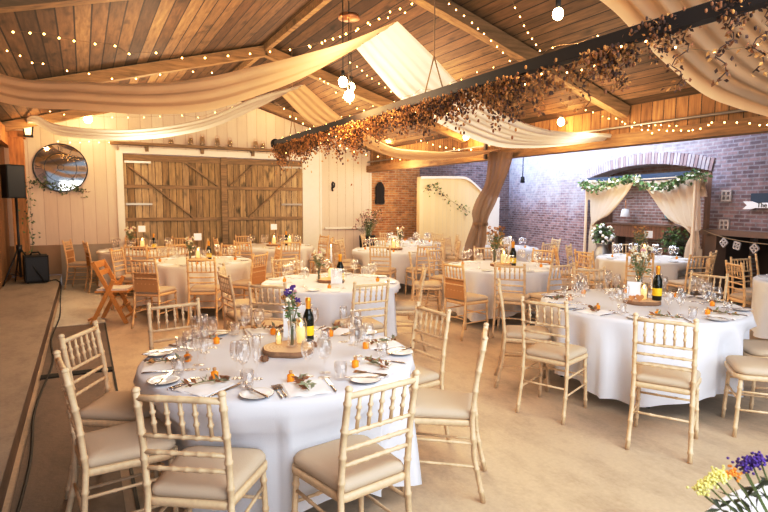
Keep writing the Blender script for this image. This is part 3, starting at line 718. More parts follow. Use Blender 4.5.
def centre(T, log, items, var):
    cx, cy, R, desc, _ = TAB[T]; zt = ZT+(.0346 if log else 0)
    d = Vector((cx, cy)).normalized(); rgt = Vector((d.y, -d.x))
    ox, oy = log if log else (0, 0)
    base = Vector((cx, cy))+rgt*ox+d*oy
    if log: place('log_slice', P_LOG, 'round wooden log slice with bark edge, centre of the %s' % desc, 'log slice', (base.x, base.y, ZT), .7, 'log slices')
    for nm, pr, lab, cat, x, y, z, sc in items:
        p = base+rgt*x+d*y
        place(nm, pr, lab+' on the '+desc, cat, (p.x, p.y, zt if z else ZT), camface(p.x, p.y), None, sc)
centre('A', (.05, .05), [('flower_vase', P_VASE1, 'glass bud vase of purple and cream flowers', 'vase', .02, -.02, 1, 1.05), ('candle_jar', P_CAN, 'lit candle in a clear jar', 'candle', .075, .06, 1, 1.0),
   ('wine_bottle', P_BOT, 'dark wine bottle with gold foil and yellow label', 'bottle', .13, .26, 0, .95), ('table_card', P_CARD, 'white table card', 'card', .05, .34, 0, 1.5), ('candle_jar', P_CAN, 'short second candle jar behind the vase', 'candle', -.06, .06, 1, .55)], 0)
centre('B', (.02, .0), [('flower_vase', P_VASE2, 'tall vase of cream dried flowers', 'vase', -.03, .12, 1, 1.3), ('candle_jar', P_CAN, 'glowing candle jar on a log', 'candle', .01, .0, 1, 1.0),
   ('wine_bottle', P_BOT, 'dark bottle with gold foil and big yellow label', 'bottle', .12, .03, 1, 1.05), ('table_card', P_CARD, 'white table card leaning', 'card', -.07, -.02, 1, 1.1)], 0)
centre('C', (.0, .0), [('taper_candle_bottle', P_TAP, 'white taper candle in a lit bottle', 'candle', .0, .05, 1, 1.0), ('wine_bottle', P_BOT, 'dark wine bottle with gold foil', 'bottle', .10, -.12, 0, 1.1),
   ('flower_vase', P_VASE2, 'bud vase of cream flowers', 'vase', -.14, -.02, 0, 1.0), ('table_card', P_CARD, 'white table card', 'card', .06, -.2, 0, 1.2)], 0)
centre('D', (.0, .0), [('candle_jar', P_CAN, 'lit candle jar', 'candle', 0, 0, 1, 1.2), ('wine_bottle', P_BOT, 'dark wine bottle', 'bottle', .16, .1, 0, 1.0), ('table_card', P_CARDS, 'white card on a stick', 'card', .0, .08, 1, 1.1), ('flower_vase', P_VASE2, 'bud vase', 'vase', -.12, .05, 0, 1.0)], 0)
centre('E', (.0, .0), [('candle_jar', P_CAN, 'lit candle jar', 'candle', 0, 0, 1, 1.4), ('wine_bottle', P_BOT, 'dark wine bottle', 'bottle', .2, .1, 0, 1.0), ('table_card', P_CARDS, 'white card on a stick', 'card', .0, .0, 1, 1.2), ('flower_vase', P_VASE2, 'bud vase of pale flowers', 'vase', -.2, .0, 0, 1.2)], 0)
centre('F', (.0, .0), [('candle_jar', P_CAN, 'lit candle jar', 'candle', 0, 0, 1, 1.4), ('wine_bottle', P_BOT, 'dark wine bottle', 'bottle', .25, .1, 0, 1.0), ('table_card', P_CARDS, 'white card on a stick', 'card', .0, .0, 1, 1.2), ('candle_lantern', P_CAN, 'yellow glowing lantern jar', 'lantern', .32, .1, 0, 1.5)], 0)
centre('G', (.0, .0), [('taper_candle_bottle', P_TAP, 'lit candle bottle', 'candle', .06, .1, 1, 1.0), ('candle_jar', P_CAN, 'lit candle jar', 'candle', -.02, -.05, 1, 1.3), ('table_card', P_CARD, 'white table card', 'card', .0, .12, 1, 1.6), ('flower_vase', P_VASE2, 'bud vase of pink flowers', 'vase', .1, .12, 1, 1.1)], 0)
centre('K', (.0, .0), [('taper_candle_bottle', P_TAP, 'tall candle in a lit bottle', 'candle', .12, .1, 0, 1.1), ('candle_jar', P_CAN, 'glowing candle jar', 'candle', .03, .0, 1, 1.4), ('wine_bottle', P_BOT, 'dark bottle with yellow label', 'bottle', .16, .0, 0, 1.2), ('dried_flower_vase', P_VASE3, 'tall vase of brown dried flowers', 'vase', -.1, .05, 1, 1.3)], 0)
centre('L', (.0, .0), [('candle_jar', P_CAN, 'lit candle jar', 'candle', .0, .0, 1, 1.2), ('table_card', P_CARD, 'white table card', 'card', .1, .0, 0, 1.5), ('wine_bottle', P_BOT, 'dark wine bottle', 'bottle', -.1, .0, 0, 1.1)], 0)
centre('M', (.0, .0), [('candle_jar', P_CAN, 'glowing candle jar', 'candle', .0, .0, 1, 1.5), ('dried_flower_vase', P_VASE3, 'tall vase of dried flowers', 'vase', -.08, .05, 1, 1.2), ('table_card', P_CARDS, 'tan card on a stick', 'card', .05, .05, 1, 1.2)], 0)
centre('N', (.0, .0), [('candle_jar', P_CAN, 'lit candle jar', 'candle', .0, .0, 1, 1.2)], 0)
# wooden hearts and red bottle-stop print on table B
cx, cy = TAB['B'][0], TAB['B'][1]; d = Vector((cx, cy)).normalized(); rg = Vector((d.y, -d.x))
def heart(c, s, rz, nm, lab):
    b = MB(); pts = []
    for i in range(24):
        t = 2*PI*i/24; x = .16*math.sin(t)**3*6.2; y = (.13*math.cos(t)-.05*math.cos(2*t)-.02*math.cos(3*t)-.01*math.cos(4*t))*6.2; pts.append((x*s, y*s))
    n = len(pts); b.add([(x, 0, y+s*.95) for x, y in pts]+[(x, .012, y+s*.95) for x, y in pts], [tuple(range(n)), tuple(reversed(range(n, 2*n)))]+[(i, n+i, n+(i+1) % n, (i+1) % n) for i in range(n)], 'log_light', False)
    single(nm, b, lab, 'heart', c, rz)
p = Vector((cx, cy))+rg*.0-d*.13; heart((p.x, p.y, ZT+.036), .036, camface(p.x, p.y), 'wooden_heart', 'small brown wooden heart standing at the front of the log slice, front right table')
p = Vector((cx, cy))+rg*-.06-d*.12; heart((p.x, p.y, ZT+.036), .028, camface(p.x, p.y)+.3, 'wooden_heart', 'smaller wooden heart left of the other, on the front right table')
# pine cones on table A
def cone(c, lab):
    b = MB(); r = random.Random(int(c[0]*100)); b.ball((0, 0, .018), .018, 'bark', 8, 5)
    for i in range(26): 
        a = i*2.4; z = .004+.03*i/26; q = .018*math.sin(PI*(.2+.7*i/26)); b.leaf((q*math.cos(a), q*math.sin(a), z), .012, .012, 'hop2', r, (math.cos(a), math.sin(a), .6))
    single('pine_cone', b, lab, 'pine cone', c)
cone((.86, 2.98, ZT), 'small brown pine cone left of the log slice, front left table')
cone((1.22, 3.14, ZT), 'small brown pine cone right of the log slice, front left table')

# foreground table corner, bottom right
t = thing('round_table', 'table whose cloth edge shows at the bottom right corner', 'table', (1.78, .17, 0)); b = MB(); b.lathe([(0, .715), (.74, .715), (.74, .738), (0, .738)], 'brown_wood', 40, smooth=False); part('tabletop', b, t)
for k in range(4):
    a = k*PI/2+.5; b = MB(); b.tube([(.5*math.cos(a), .5*math.sin(a), 0), (.46*math.cos(a), .46*math.sin(a), .715)], .016, 'black_metal'); part('leg', b, t)
rows = []
for q, z, am in [(0.001, .7465, 0), (.9, .7465, 0), (.985, .745, 0), (1, .735, 0), (1.01, .65, .01), (1.03, .4, .035), (1.06, .1, .05)]:
    rows.append([((.76*q+am*math.sin(14*a))*math.cos(a), (.76*q+am*math.sin(14*a))*math.sin(a), z) for a in [2*PI*(i % 96)/96 for i in range(97)]])
b = MB(); b.grid(rows, 'linen'); single('tablecloth', b, 'white cloth on the foreground table in the bottom right corner', 'tablecloth', (1.78, .17, 0), 0, 'white tablecloths')
t = thing('flower_jar', 'low jar of yellow, orange and purple flowers on the foreground table', 'flowers', (1.45, .56, ZT))
b = MB(); b.lathe([(0, 0), (.035, 0), (.04, .01), (.04, .07), (.034, .08), (.033, .08), (.038, .07), (.036, .01), (0, .008)], 'glass_jar', 16); part('jar', b, t)
r = random.Random(4); base = Vector((1.45, .56, ZT)); st = MB(); cl = {}
for px, py, c, cnt in ((708, 484, 'yellow_pale', 3), (722, 475, 'yellow_pale', 3), (700, 490, 'yellow_pale', 2), (714, 478, 'yellow_pale', 2), (733, 473, 'orange', 2), (752, 462, 'purple', 3), (745, 467, 'purple', 2), (760, 458, 'purple', 3), (741, 463, 'purple', 1)):
    rr = ray(px, py); q = Vector((0, 0, CH))+rr*1.42-base
    st.tube([(0, 0, .02), (q.x*.4, q.y*.4, .07), q-Vector((0, 0, .005))], .0022, 'stem', 5)
    cl[c] = MB()
    for _ in range(cnt*22): cl[c].ball(q+Vector((r.gauss(0, 1), r.gauss(0, 1), r.gauss(0, .6)))*.010, .0036, c, 6, 4)
    for _ in range(4): st.leaf(q*.8, .05, .012, 'leaf_dark', r)
    part('bloom', cl[c], t, c.replace('yellow_pale', 'pale yellow')+' flower head')
part('stems', st, t)

# ------------------------------------------------------------------ left side: speaker, mirror, lantern
t = thing('speaker_stand', 'black tripod speaker stand on the stage by the timber post', 'speaker stand', (-1.0, 11.3, .22))
b = MB(); b.tube([(0, 0, .12), (0, 0, 1.48)], .02, 'black_metal'); part('pole', b, t)
b = MB(); b.lathe([(0, .55), (.045, .55), (.045, .68), (0, .68)], 'black_metal', 12); part('collar', b, t)
for a in (-.2, 1.9, 4.0):
    b = MB(); b.tube([(.02*math.cos(a), .02*math.sin(a), .62), (.36*math.cos(a), .36*math.sin(a), .012)], .014, 'black_metal'); part('leg', b, t)
    b = MB(); b.tube([(.02*math.cos(a), .02*math.sin(a), .14), (.25*math.cos(a), .25*math.sin(a), .22)], .009, 'black_metal'); part('brace', b, t)
t = thing('loudspeaker', 'black loudspeaker on the tripod stand beside the post', 'speaker', (-1.03, 11.3, 1.70), .45)
b = MB(); b.box((0, 0, .28), (.28, .25, .56), 'black'); part('cabinet', b, t)
b = MB(); b.box((0, -.13, .28), (.25, .012, .52), 'black_metal'); part('grille', b, t)
t = thing('bass_speaker', 'low black bass box on the stage under the mirror', 'speaker', (-.78, 11.45, .22), .15)
b = MB(); b.box((0, 0, .25), (.36, .36, .46), 'black'); part('cabinet', b, t)
b = MB(); b.box((0, -.185, .25), (.32, .012, .40), 'black_metal'); part('grille', b, t)
for x in (-.14, .14): b = MB(); b.lathe([(0, 0), (.02, 0), (.02, .02), (0, .02)], 'black', 8, (x, -.12, 0)); part('foot', b, t)
b = MB(); b.tube([(-.08, 0, .48), (-.05, 0, .53), (.05, 0, .53), (.08, 0, .48)], .014, 'black'); part('handle', b, t)
b = MB(); b.tube(spline([(-.6, 11.4, .232), (-.5, 11.55, .232), (-.44, 11.3, .232), (-.40, 11.1, .2), (-.40, 10.5, .02), (-.36, 9.0, .015), (-.40, 7.5, .015), (-.34, 6.4, .015), (-.40, 5.0, .015), (-.36, 3.9, .015), (-.40, 2.5, .015)]), .009, 'cable_dark', 6); single('power_cable', b, 'thin black cable running along the foot of the stage', 'cable')

MC = Vector((-.35, YB-.03, 2.30)); MR = .455
t = thing('skeleton_clock_mirror', 'round mirror with black skeleton clock frame on the white boards', 'mirror', MC)
def ringm(R, r, n=48):
    b = MB(); b.tube([(R*math.cos(2*PI*i/n), 0, R*math.sin(2*PI*i/n)) for i in range(n+1)], r, 'black_metal', 6, False); return b
b = MB(); b.add([(MR*math.cos(2*PI*i/48), 0.008, MR*math.sin(2*PI*i/48)) for i in range(48)], [tuple(range(48))], 'mirror', False); part('mirror_glass', b, t)
part('outer_ring', ringm(MR, .012), t); part('inner_ring', ringm(MR*.60, .006), t); part('hub_ring', ringm(MR*.12, .006), t)
NUM = ['XII', 'I', 'II', 'III', 'IIII', 'V', 'VI', 'VII', 'VIII', 'IX', 'X', 'XI']
for i, s in enumerate(NUM):
    a = PI/2-i*PI/6; b = MB(); h = MR*.30; rc = MR*.80
    er = Vector((math.cos(a), 0, math.sin(a))); et = Vector((math.sin(a), 0, -math.cos(a)))
    wd = {'I': .022, 'V': .05, 'X': .05}; tot = sum(wd[c] for c in s); x = -tot/2
    for c in s:
        w = wd[c]; c0 = x+w/2; hh = h*.42
        q = lambda u, v: er*(rc+v)+et*(u)+Vector((0, -.004, 0))
        if c == 'I': b.bar(q(c0, -hh), q(c0, hh), .006, .006, 'black_metal', (0, 1, 0))
        elif c == 'V': b.bar(q(c0-.015, hh), q(c0, -hh), .006, .006, 'black_metal', (0, 1, 0)); b.bar(q(c0+.015, hh), q(c0, -hh), .006, .006, 'black_metal', (0, 1, 0))
        else: b.bar(q(c0-.015, hh), q(c0+.015, -hh), .006, .006, 'black_metal', (0, 1, 0)); b.bar(q(c0+.015, hh), q(c0-.015, -hh), .006, .006, 'black_metal', (0, 1, 0))
        x += w
    part('numeral', b, t)
for i in range(4):
    a = PI/4+i*PI/2; b = MB(); b.bar((MR*.12*math.cos(a), 0, MR*.12*math.sin(a)), (MR*.6*math.cos(a), 0, MR*.6*math.sin(a)), .006, .006, 'black_metal', (0, 1, 0)); part('spoke', b, t)
def vine(name, pts, n, L, W, mats, label, seed=1, spread=.05, cat='foliage', stemr=.004):
    r = random.Random(seed); P = resample(spline(pts), 60); b = MB(); b.tube(P, stemr, 'stem', 5)
    for _ in range(n):
        p = r.choice(P)+Vector((r.gauss(0, 1), r.gauss(0, .5), r.gauss(0, 1)))*spread; b.leaf(p, L*r.uniform(.6, 1.3), W, r.choice(mats), r)
    return single(name, b, label, cat)
vine('eucalyptus_garland', [(-.85, 12.3, 2.02), (-.6, 12.35, 1.98), (-.35, 12.4, 1.90), (-.1, 12.4, 1.93), (.02, 12.4, 1.8)], 190, .06, .03, ['leaf_dark', 'leaf_dark', 'leaf'], 'leafy garland trailing along the bottom of the round mirror')
vine('ivy_vine', [(-.93, 11.83, 2.1), (-.85, 11.8, 1.7), (-.9, 11.8, 1.3), (-.83, 11.8, .9), (-.88, 11.8, .6)], 90, .06, .03, ['leaf_dark', 'leaf'], 'ivy stem climbing the timber post', 2)
t = thing('wall_lantern', 'glowing carriage lantern hanging beside the top of the timber post', 'lantern', (-.80, 11.75, 2.80))
b = MB(); b.box((0, 0, .0), (.14, .14, .03), 'black'); b.lathe([(.12, .24), (.02, .31), (.0, .34)], 'black', 4, (0, 0, 0), False); 
for s1 in (-1, 1):
    for s2 in (-1, 1): b.bar((s1*.05, s2*.05, .0), (s1*.08, s2*.08, .25), .012, .012, 'black')
part('lantern_cage', b, t); b = MB(); b.lathe([(0, .02), (.05, .02), (.075, .24), (0, .24)], 'lantern_glass', 4, (0, 0, 0), False); part('lantern_glass', b, t)
b = MB(); b.tube([(0, 0, .20), (-.02, .05, .30), (-.12, .2, .20)], .01, 'black'); part('bracket', b, t)
for i, (x, h) in enumerate(((1.67, .1), (2.06, .15), (2.30, .2), (2.62, .18), (2.89, .15), (3.46, .16), (3.62, .12))):
    t = thing('glass_jar', ['small jar at the left end of the door rail', 'small jar second along the door rail', 'tall jar third along the door rail', 'jar over the middle of the barn doors', 'narrow jar right of the middle of the door rail', 'jar near the right end of the door rail', 'short jar at the right end of the door rail'][i], 'jar', (x, YB-.12, 2.848))
    b = MB(); b.lathe([(0, 0), (.05, 0), (.055, .01), (.055, h*.7), (.035, h*.85), (.035, h), (.033, h), (.033, h*.85), (.052, h*.7), (.05, .01)], 'glass_jar', 14); part('jar_body', b, t)
    b = MB(); b.tube([(-.045, 0, h*.8), (-.03, 0, h+.05), (.03, 0, h+.05), (.045, 0, h*.8)], .004, 'copper', 5); part('wire_handle', b, t)
    b = MB(); b.lathe([(0, .012), (.04, .012), (.04, h*.5), (0, h*.5)], 'sand', 10); part('sand_fill', b, t)

# far right corner: planter, coat, panel, hook
t = thing('black_planter', 'black tub of dried brown flowers in the corner beside the brick', 'planter', (6.05, 11.95, 0))
b = MB(); b.lathe([(0, 0), (.16, 0), (.2, .85), (.18, .85), (.15, .1), (0, .1)], 'black', 18); part('tub', b, t)
b = MB(); r = random.Random(5)
for i in range(40):
    a = r.uniform(0, 6.28); q = r.uniform(0, .33); z = r.uniform(1.05, 1.45); b.tube([(0, 0, .5), (q*.3*math.cos(a), q*.3*math.sin(a), .9), (q*math.cos(a), q*math.sin(a), z)], .004, 'stem', 5)
    for _ in range(14): b.leaf((q*math.cos(a)+r.gauss(0, .03), q*math.sin(a)+r.gauss(0, .03), z+r.gauss(0, .04)), .05, .03, r.choice(['hop2', 'hop3', 'pink', 'cream', 'leaf_dark']), r)
part('dried_flowers', b, t)
t = thing('hanging_coat', 'dark coat hanging on the warmly lit brick wall', 'coat', (6.72, 12.56, 1.62))
rows = []
for i in range(9):
    z = .56-i*.07; w = [.03, .10, .13, .13, .13, .125, .13, .14, .13][i]; rows.append([(w*math.cos(a), -.06*math.sin(a)*(1+.25*math.sin(5*a)), z) for a in [PI*j/12 for j in range(13)]])
b = MB(); b.grid(rows, 'coat'); part('coat_body', b, t)
b = MB(); b.tube([(0, .02, .6), (0, -.05, .6), (0, -.06, .57)], .008, 'iron'); part('hook', b, t)
# curved-top white panel
def ptop(x):
    if x < 8.75: return 2.30+.03*math.sin((x-7.45)*1.2)
    t = min(1, (x-8.75)/1.05); return 2.33-(2.33-1.80)*(3*t*t-2*t**3)
b = MB(); xs = [7.45+(10.0-7.45)*i/40 for i in range(41)]; wallpoly(b, xs, lambda x: 0, ptop, 11.8, 'panel_warm_lit', .14)
t = thing('partition_panel', 'tall white boarded panel, tinted with warm light, with S-curved top edge', 'panel'); part('boarded_face', b, t)
b = MB(); b.grid([[(x, y, ptop(x)+.012) for x in xs] for y in (11.74, 11.98)], 'white_paint'); b.grid([[(x, 11.74, ptop(x)+o) for x in xs] for o in (.012, -.05)], 'white_paint'); part('cap_trim', b, t)
b = MB(); b.box((9.78, 11.76, .9), (.40, .05, 1.78), 'white_paint'); part('end_board', b, t)
vine('twig_garland', [(7.55, 11.68, 1.95), (7.85, 11.68, 2.12), (8.1, 11.68, 1.85), (8.5, 11.68, 1.62), (8.85, 11.68, 1.45)], 90, .08, .045, ['leaf', 'leaf_dark'], 'sparse leafy twig hung across the white panel', 6, .07)
t = thing('wall_hook', 'small dark curled iron ornament on the white boards', 'hook', (5.36, YB-.03, 2.03)); b = MB(); b.tube([(0, 0, .12), (.05, -.01, .08), (.04, -.01, .0), (-.02, -.01, -.04), (.01, -.01, -.1)], .018, 'black'); part('curl', b, t); b = MB(); b.box((0, .01, 0), (.03, .02, .2), 'black'); part('backplate', b, t)

# ------------------------------------------------------------------ drapes
def sheet(name, e0, e1, mat, label, cat='drape', n=64, mrow=22, ripple=.02, waves=5, parent=None, ends=(1, 1), bulge=.0, partname=None, ph=0):
    A, B = resample(spline(e0), n), resample(spline(e1), n); rows = []
    for j in range(mrow):
        v = j/(mrow-1); row = []
        for i in range(n):
            u = i/(n-1); p = A[i].lerp(B[i], v); t = (A[min(i+1, n-1)]-A[max(i-1, 0)]); w = B[i]-A[i]
            nn = t.cross(w); nn = nn.normalized() if nn.length > 1e-6 else Vector((0, 0, 1))
            wl = min(1, w.length/.12)
            p = p+nn*ripple*wl*(math.sin(waves*2*PI*v+ph+1.4*math.sin(3*u))+.5*math.sin(waves*2.7*2*PI*v+2*u))+Vector((0, 0, -bulge*math.sin(PI*v)*math.sin(PI*u)))
            row.append(p)
        rows.append(row)
    b = MB(); b.grid(rows, mat)
    return b
def drape(name, label, pieces):
    t = thing(name, label, 'drape')
    for pn, mb in pieces: part(pn, mb, t)
    return t
p5, p7 = (lambda L, Y: [ony(x, y, Y) for x, y in L]), (lambda L, Y: [ony(x, y, Y) for x, y in L])
D1L = sheet('', [(-1.22, 5.2, 2.72)]+p5([(0, 101), (80, 109), (150, 113), (205, 110), (250, 97), (300, 78), (356, 48)], 5.25), [(-1.22, 4.9, 2.85)]+p5([(0, 73), (80, 80), (150, 82), (205, 76), (250, 66), (300, 54), (350, 40), (398, 21)], 4.75), 'drape', '', ripple=.008, waves=3)
D1R = sheet('', p5([(356, 48), (380, 76), (403, 100), (443, 124), (490, 143), (525, 146), (562, 144)], 5.25)+[Vector((6.3, 5.3, 2.52))], p5([(398, 21), (430, 52), (459, 82), (486, 103), (512, 117), (555, 131)], 4.75)+[Vector((6.3, 5.15, 2.56))], 'drape_bright_lit', '', ripple=.02, waves=6)
drape('ceiling_drape', 'long ivory fabric drape swagged across the middle of the roof', [('left_swag', D1L), ('right_swag', D1R)])
LY = [((36, 124), 11.0), ((60, 135), 10.6), ((130, 139), 9.6), ((200, 130), 8.7), ((256, 108), 7.95), ((281, 95), 7.6)]
UY = [((36, 115), 10.7), ((60, 125), 10.2), ((130, 129), 9.2), ((200, 119), 8.3), ((256, 97), 7.5), ((304, 85), 7.1)]
D2L = sheet('', [Vector((-.86, 11.86, 3.02))]+[ony(p[0], p[1], y_) for p, y_ in LY], [Vector((-.86, 11.82, 3.08))]+[ony(p[0], p[1], y_) for p, y_ in UY], 'drape_bright_lit', '', ripple=.012, waves=3)
D2R = sheet('', p5([(281, 95), (314, 125), (361, 143), (391, 155), (424, 159), (460, 157)], 7.55)+[Vector((6.3, 7.6, 2.53))], p5([(304, 85), (341, 117), (363, 130), (391, 147), (424, 151), (460, 152)], 7.1)+[Vector((6.3, 7.4, 2.56))], 'drape', '', ripple=.015, waves=4)
drape('ceiling_drape', 'slim white fabric drape behind the first, towards the barn doors', [('left_swag', D2L), ('right_swag', D2R)])
D3R = sheet('', [Vector((2.5, 2.85, 3.25))]+p5([(604, 0), (650, 45), (700, 88), (735, 103), (768, 113)], 2.75)+[Vector((5.7, 2.85, 2.42)), Vector((6.3, 2.9, 2.55))], [Vector((2.5, 2.05, 3.6)), Vector((3.0, 2.0, 3.35)), Vector((3.6, 2.0, 3.05)), Vector((4.2, 2.05, 2.85)), Vector((5.0, 2.1, 2.66)), Vector((5.7, 2.3, 2.58)), Vector((6.3, 2.6, 2.6))], 'drape', '', ripple=.03, waves=6)
D3L = sheet('', [Vector((2.5, 2.85, 3.25)), (1.3, 2.8, 2.85), (.2, 2.75, 2.68), (-1.2, 2.7, 2.8)], [Vector((2.5, 2.05, 3.6)), (1.3, 2.2, 3.1), (.2, 2.4, 2.9), (-1.2, 2.5, 2.9)], 'drape', '', ripple=.02, waves=4)
drape('ceiling_drape', 'wide near fabric drape across the top right of the roof', [('right_swag', D3R), ('left_swag', D3L)])
# brown gauze curtain at the opening
def cx_(L): return [onx(x, y, 6.18) for x, y in L]
CA = cx_([(489, 151), (488, 170), (486, 185), (478, 200), (474, 213), (475, 222), (470, 236), (466, 250)]); CA.append(Vector((6.1, CA[-1].y+.1, .03)))
CB = cx_([(513, 152), (508, 170), (502, 186), (496, 203), (489, 218), (487, 226), (487, 240), (485, 255)]); CB.append(Vector((6.2, CB[-1].y-.1, .03)))
t = thing('tied_curtain', 'brown gauze curtain tied back at the open right side', 'curtain')
part('curtain_panel', sheet('', CA, CB, 'gauze', '', ripple=.035, waves=5), t)
b = MB(); q = (CA[5]+CB[5])/2; b.lathe([(.12, -.03), (.13, 0), (.12, .03)], 'gauze', 16, q); part('tie_band', b, t)
b = MB(); b.box((6.25, 7.75, 2.57), (.05, .05, .3), 'dark_wood'); part('hook_batten', b, t)

# ------------------------------------------------------------------ draped arch on the long wall
def W(x, y, z): return LW @ Vector((x, y, z))
def wthing(name, label, cat): o = thing(name, label, cat); o.matrix_world = LW.copy(); return o
t = wthing('draped_canopy', 'cream gauze curtains tied back under the brick arch', 'curtain')
def vv(L): return [Vector(p) for p in L]
part('left_curtain', sheet('', vv([(.55, .33, 2.10), (.60, .33, 1.8), (.66, .33, 1.4), (.70, .33, 1.24), (.66, .33, .9), (.62, .33, .03)]), vv([(2.05, .33, 2.06), (1.78, .33, 1.80), (1.28, .33, 1.42), (.86, .33, 1.25), (.92, .33, .9), (.98, .33, .03)]), 'gauze_cream', '', ripple=.03, waves=7), t)
part('right_curtain', sheet('', vv([(2.25, .33, 2.06), (2.50, .33, 1.78), (2.92, .33, 1.40), (3.48, .33, 1.22), (3.38, .33, .9), (3.34, .33, .03)]), vv([(3.62, .33, 2.08), (3.64, .33, 1.8), (3.66, .33, 1.4), (3.68, .33, 1.22), (3.72, .33, .9), (3.74, .33, .03)]), 'gauze_cream', '', ripple=.03, waves=7), t)
for x in (.62, 3.62):
    b = MB(); r = random.Random(int(x*10))
    for _ in range(5): b.grid([[Vector((x+r.uniform(-.12, .12)+s*.05, .27+r.uniform(-.02, .04), z)) for s in (-1, 0, 1)] for z in (2.15, 2.0, 1.85+r.uniform(-.15, .05))], 'gauze_cream')
    part('corner_bow', b, t)
b = MB(); b.tube([(.5, .35, 2.10), (3.7, .35, 2.10)], .012, 'gauze_cream'); part('rod', b, t)
for x in (.62, 3.62): b = MB(); b.box((x, .40, 1.06), (.04, .04, 2.12), 'gauze_cream'); part('upright', b, t)
b = MB(); b.box((1.95, .24, 2.14), (3.1, .05, .12), 'navy'); o = single('dark_board', b, 'long dark blue board above the arch curtains', 'board'); onwall(o)
r = random.Random(3); b = MB(); P = resample(spline([(.5, .46, 2.1), (.9, .46, 1.97), (1.4, .46, 2.05), (2.1, .46, 2.12), (2.5, .46, 1.98), (3.1, .46, 1.97), (3.6, .46, 2.12), (3.85, .46, 2.05)]), 90); b.tube(P, .008, 'stem', 5)
for _ in range(800): b.leaf(r.choice(P)+Vector((r.gauss(0, .03), r.gauss(0, .03), r.gauss(0, .035))), .08, .055, r.choice(['leaf', 'leaf', 'leaf', 'leaf_grey', 'leaf', 'cream']), r)
onwall(single('leaf_garland', b, 'green leaf garland swagged along the top of the arch curtains', 'garland'))
t = wthing('wooden_bench', 'brown wooden box bench standing inside the arch recess', 'bench'); b = MB(); b.box((1.45, -.45, 1.08), (2.15, .3, .26), 'brown_wood'); part('front_panel', b, t); b = MB(); b.box((1.45, -.45, 1.215), (2.2, .34, .025), 'ledge'); part('top_board', b, t)
for x in (.6, 2.3): b = MB(); b.box((x, -.5, .48), (.08, .2, .95), 'dark_wood'); part('leg', b, t)
t = wthing('hanging_lamp', 'small white lamp against the brick inside the arch', 'lamp'); b = MB(); b.lathe([(.1, 0), (.1, .01), (.07, .16), (.0, .17)], 'white_paint', 16, (.72, -.5, 1.37)); part('lamp_shade', b, t); b = MB(); b.tube([(.72, -.5, 1.53), (.72, -.5, 1.75), (.72, -.69, 1.78)], .012, 'copper'); part('stem', b, t)
t = wthing('painted_bird', 'small turquoise bird ornament on the brick inside the arch', 'ornament'); b = MB(); b.ball((1.85, -.6, 1.45), .06, 'teal', 10, 6, (1, .7, 1.5)); b.ball((1.85, -.62, 1.56), .035, 'teal'); part('body', b, t); b = MB(); b.box((1.85, -.62, 1.34), (.16, .14, .03), 'dark_wood'); part('perch', b, t)
t = wthing('milk_churn', 'grey milk churn of white flowers beside the left arch curtain', 'flowers'); b = MB(); b.lathe([(0, 0), (.17, 0), (.17, .45), (.11, .55), (.11, .62), (.14, .66), (.1, .64), (.1, .5), (0, .5)], 'churn', 20, (1.38, .5, .2)); b.box((1.38, .5, .1), (.4, .4, .2), 'brown_wood'); part('churn', b, t)
b = MB(); r = random.Random(8)
for _ in range(420):
    v = Vector((r.gauss(0, 1), r.gauss(0, 1), r.gauss(0, 1))).normalized()*.2*r.random()**.4; b.leaf(Vector((1.38, .5, 1.02))+v, .08, .05, r.choice(['leaf', 'leaf', 'leaf_dark', 'leaf_grey']), r)
part('foliage', b, t); b = MB()
for _ in range(34):
    v = Vector((r.gauss(0, 1), r.gauss(0, 1), r.gauss(0, 1))).normalized()*.21; b.ball(Vector((1.38, .5, 1.02))+v, .032, r.choice(['cream', 'card']), 7, 5)
part('blooms', b, t)
t = wthing('potted_shrub', 'dark green shrub in a pot at the foot of the right arch curtain', 'plant'); b = MB(); b.lathe([(0, 0), (.14, 0), (.18, .3), (.16, .3), (0, .25)], 'dark_wood', 16, (3.0, .2, .0)); b.tube([(3.0, .2, .2), (3.0, .2, .9)], .02, 'dark_wood'); part('pot', b, t); b = MB()
for _ in range(420):
    v = Vector((r.gauss(0, 1), r.gauss(0, .7), r.gauss(0, 1))).normalized()*.24*r.random()**.4; b.leaf(Vector((3.0, .2, 1.0))+v, .07, .04, r.choice(['leaf', 'leaf_dark']), r)
part('foliage', b, t)
t = wthing('sign_board', 'dark blue board on the brick wall above the arrow sign', 'sign'); b = MB(); b.box((4.9, .03, 1.735), (1.15, .03, .15), 'navy'); part('board', b, t)
t = wthing('arrow_sign', 'white wooden arrow sign reading The Loo on the brick wall', 'sign'); b = MB()
pts = [(4.21, 1.66), (4.25, 1.62), (4.21, 1.575), (4.36, 1.575), (4.40, 1.595), (5.2, 1.595), (5.2, 1.57), (5.3, 1.625), (5.2, 1.68), (5.2, 1.655), (4.40, 1.655), (4.36, 1.68), (4.21, 1.68)]
pts = [(4.21, 1.69), (4.28, 1.63), (4.21, 1.57), (4.36, 1.57), (4.42, 1.59), (5.2, 1.59), (5.2, 1.565), (5.3, 1.63), (5.2, 1.695), (5.2, 1.67), (4.42, 1.67), (4.36, 1.69)]
n_ = len(pts); b.add([(x, .065, z) for x, z in pts]+[(x, .045, z) for x, z in pts], [tuple(reversed(range(n_))), tuple(range(n_, 2*n_))]+[(i, (i+1) % n_, n_+(i+1) % n_, n_+i) for i in range(n_)], 'card', False); part('arrow_board', b, t)
cu = bpy.data.curves.new('lettering', 'FONT'); cu.body = 'The Loo'; cu.size = .105; cu.extrude = .002; cu.materials.append(M['ink'])
tmp = bpy.data.objects.new('tmp', cu); COL.objects.link(tmp); bpy.context.view_layer.update()
me = bpy.data.meshes.new_from_object(tmp.evaluated_get(bpy.context.evaluated_depsgraph_get())); bpy.data.objects.remove(tmp)
